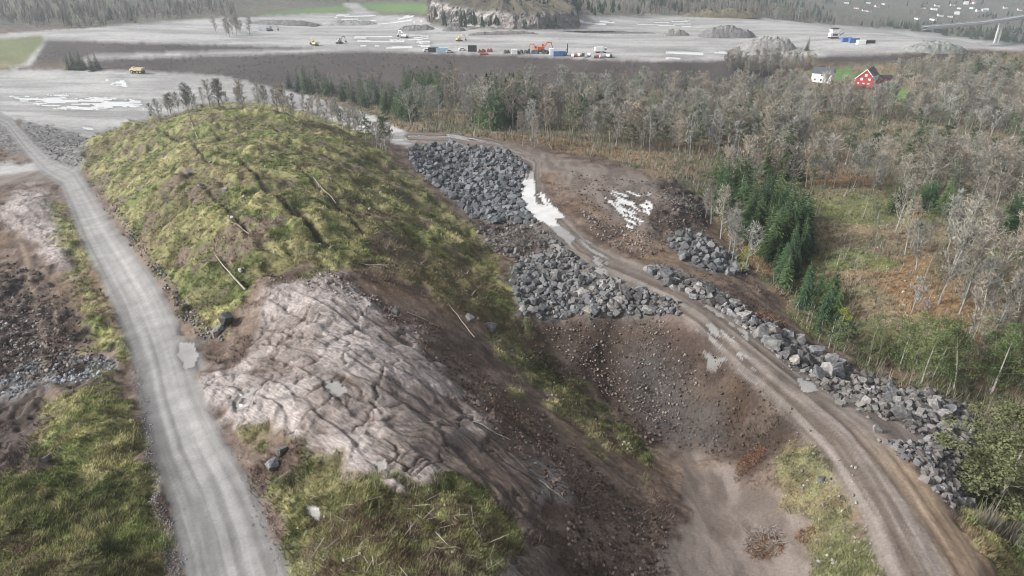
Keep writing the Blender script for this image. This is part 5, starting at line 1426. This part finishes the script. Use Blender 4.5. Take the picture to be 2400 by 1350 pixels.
container(1041, 121, PALEBLUE, 'pale blue site cabin, right of the pair', L=3.6)
container(1106, 119, DARKM, 'black stacked container left of the reddish attachments', L=5.0, hz=3.4)
container(1204, 126, VWHITE, 'white container in the middle of the parked gear', L=3.4)
container(1294, 129, VWHITE, 'tall white container left of the blue ones', L=2.4, hz=3.4)
container(1304, 130, BLUEM, 'blue container under the drill mast, left one', L=3.0)
container(1314, 130, BLUEM, 'blue container under the drill mast, right one', L=3.0)
container(1984, 98, BLUEM, 'blue container by the crusher, left one', L=6.0)
container(1999, 99, BLUEM, 'blue container by the crusher, right one', L=6.0)
container(2018, 103, VWHITE, 'white container right of the blue ones by the crusher', L=5)
container(2037, 102, DARKM, 'dark low skip at the right end of the crusher yard', L=6, hz=1.8)
container(1133, 128, DKRED, 'flat dull red skip at the plateau edge', L=4.5, hz=.8)
container(997, 101, VWHITE, 'white flat cabin on the middle of the plateau', L=5, hz=1.6)
container(600, 70, VWHITE, 'white tank shaped cabin at the tree island', L=4.5, hz=3.0)
def car(px, py, paint, label, rz, grp=None, s=1.0):
    p, t = at(px, py); r = empty('parked_car', p, rz); r.scale = (s, s, s)
    m = MB(); m.prism([(-2.1, .35), (2.1, .35), (2.15, .8), (1.3, .95), (.5, 1.5), (-1.3, 1.5), (-2.1, 1.0)], -.85, .85); m.build('body', paint, r)
    g = MB(); g.prism([(1.12, 1.0), (.5, 1.42), (-1.2, 1.42), (-1.7, 1.05)], -.88, .88); g.build('window', GLASSM, r)
    for x in (-1.3, 1.3):
        for y in (-.8, .8):
            m = MB(); wheel(m, x, y, .33, .2); m.build('wheel', RUBBER, r)
    tag(r, label, 'car', grp)
car(1003, 121, VWHITE, 'small white van at the far left end of the site gear', .2, None, 1.2)
car(1054, 121, VWHITE, 'white car right of the pale blue cabins', .4)
car(1083, 119, VWHITE, 'white car alone between the blue cabins and the black container', .3)
cols_ = [GREYM, VWHITE, DKRED, VWHITE, DARKM, GREYM, VWHITE, GREYM, DKRED, VWHITE, GREYM, VWHITE, DARKM]
nm = {id(GREYM): 'grey', id(VWHITE): 'white', id(DKRED): 'dull red', id(DARKM): 'black'}
for k in range(13):
    c = cols_[k]
    car(1333 + k * 8.2, 131 + k * .3, c, '%s car in the row right of the drill mast, %s' % (nm[id(c)], ORD[k] if k < 12 else 'rightmost'), 1.4 + rnd.uniform(-.15, .15), 'cars parked in the row by the drill mast')
def attachment(px, py, paint, label, kind, grp):
    p, t = at(px, py); r = empty('digger_bucket', p, rnd.uniform(0, 3))
    m = MB(); m.prism([(-.9, 0), (.9, .1), (.8, 1.3), (.1, 1.6), (-.6, 1.1)], -.8, .8); m.build('shell', paint, r)
    m = MB(); m.box((.1, 0, 1.7), (.6, .7, .4)); m.build('hitch', STEEL, r)
    tag(r, label, 'bucket', grp)
for k, px in enumerate((1122, 1129, 1136, 1143, 1149)):
    attachment(px, 121, DKRED, 'dull red digger bucket right of the black container, %s' % ORD[k], 0, 'red digger buckets')
for k, px in enumerate((1185, 1193, 1216, 1222, 1231, 1238, 1249, 1259, 1272, 1281)):
    attachment(px, 126, DARKM, 'dark digger bucket in the row left of the blue containers, %s' % ORD[k], 0, 'dark digger buckets')
def drill_rig():
    p, t = at(1325, 131); r = empty('drill_rig', p, .3)
    for y in (-1, 1):
        m = MB(); m.prism([(-1.6, .25), (-1.3, 0), (1.3, 0), (1.6, .25), (1.4, .8), (-1.4, .8)], y - .25, y + .25); m.build('track', STEEL, r)
    m = MB(); m.box((-.3, 0, 1.5), (2.8, 2.0, 1.3)); m.build('body', BLUEM, r)
    m = MB(); m.box((1.6, 0, 3.3), (.4, .5, 6.2)); m.build('mast', DARKM, r)
    m = MB(); m.tube([(.3, 0, 2.0), (1.5, 0, 4.2)], [.18, .14], 5); m.build('boom', DARKM, r)
    tag(r, 'blue drill rig with a dark upright mast', 'drill rig')
drill_rig()
def crusher():
    p, t = at(1955, 88); r = empty('rock_crusher', p, .15)
    for y in (-1.4, 1.4):
        m = MB(); m.prism([(-3, .3), (-2.6, 0), (2.6, 0), (3, .3), (2.7, .9), (-2.7, .9)], y - .3, y + .3); m.build('track', STEEL, r)
    m = MB(); m.box((0, 0, 2.2), (6.5, 2.8, 2.4)); m.build('body', VWHITE, r)
    m = MB(); m.box((0, -1.45, 2.3), (3.4, .1, .9)); m.build('side_grille', DARKM, r)
    m = MB(); m.prism([(-2.0, 3.45), (2.0, 3.45), (3.0, 5.6), (-3.0, 5.6)], -1.8, 1.8); m.build('hopper', VWHITE, r)
    m = MB(); m.box((0, 0, 6.0), (4.2, 2.6, .7)); m.build('hopper_lid', DARKM, r)
    m = MB(); m.tube([(2.5, 0, 1.0), (7.0, 0, 3.6)], [.45, .35], 4); m.build('conveyor', GREYM, r)
    tag(r, 'white rock crusher with a flared hopper on the right of the plateau', 'crusher')
crusher()

# ------------------------------------------------------------------ haze
def haze():
    zmin = min(GV[:, 2].min() - 1.0, 0); zmax = max(GV[:, 2].max() + 22, CAMZ + 8)
    mb = MB(); mb.box((0, 2100, (zmin + zmax) / 2), (8200, 4500, zmax - zmin)); m = bpy.data.materials.new('haze_material'); m.use_nodes = True
    nt = m.node_tree; nt.nodes.remove(nt.nodes["Principled BSDF"])
    v = nt.nodes.new("ShaderNodeVolumePrincipled"); v.inputs['Color'].default_value = (0.84, 0.92, 1.0, 1); v.inputs['Density'].default_value = HAZE
    v.inputs['Anisotropy'].default_value = 0.3
    nt.links.new(v.outputs[0], nt.nodes["Material Output"].inputs['Volume'])
    m.cycles.homogeneous_volume = True; m.cycles.volume_sampling = 'DISTANCE'
    tag(mb.build('haze', m), 'thin pale haze lying over the whole valley', None, None, 'stuff')
HAZE = 0.0003
haze()
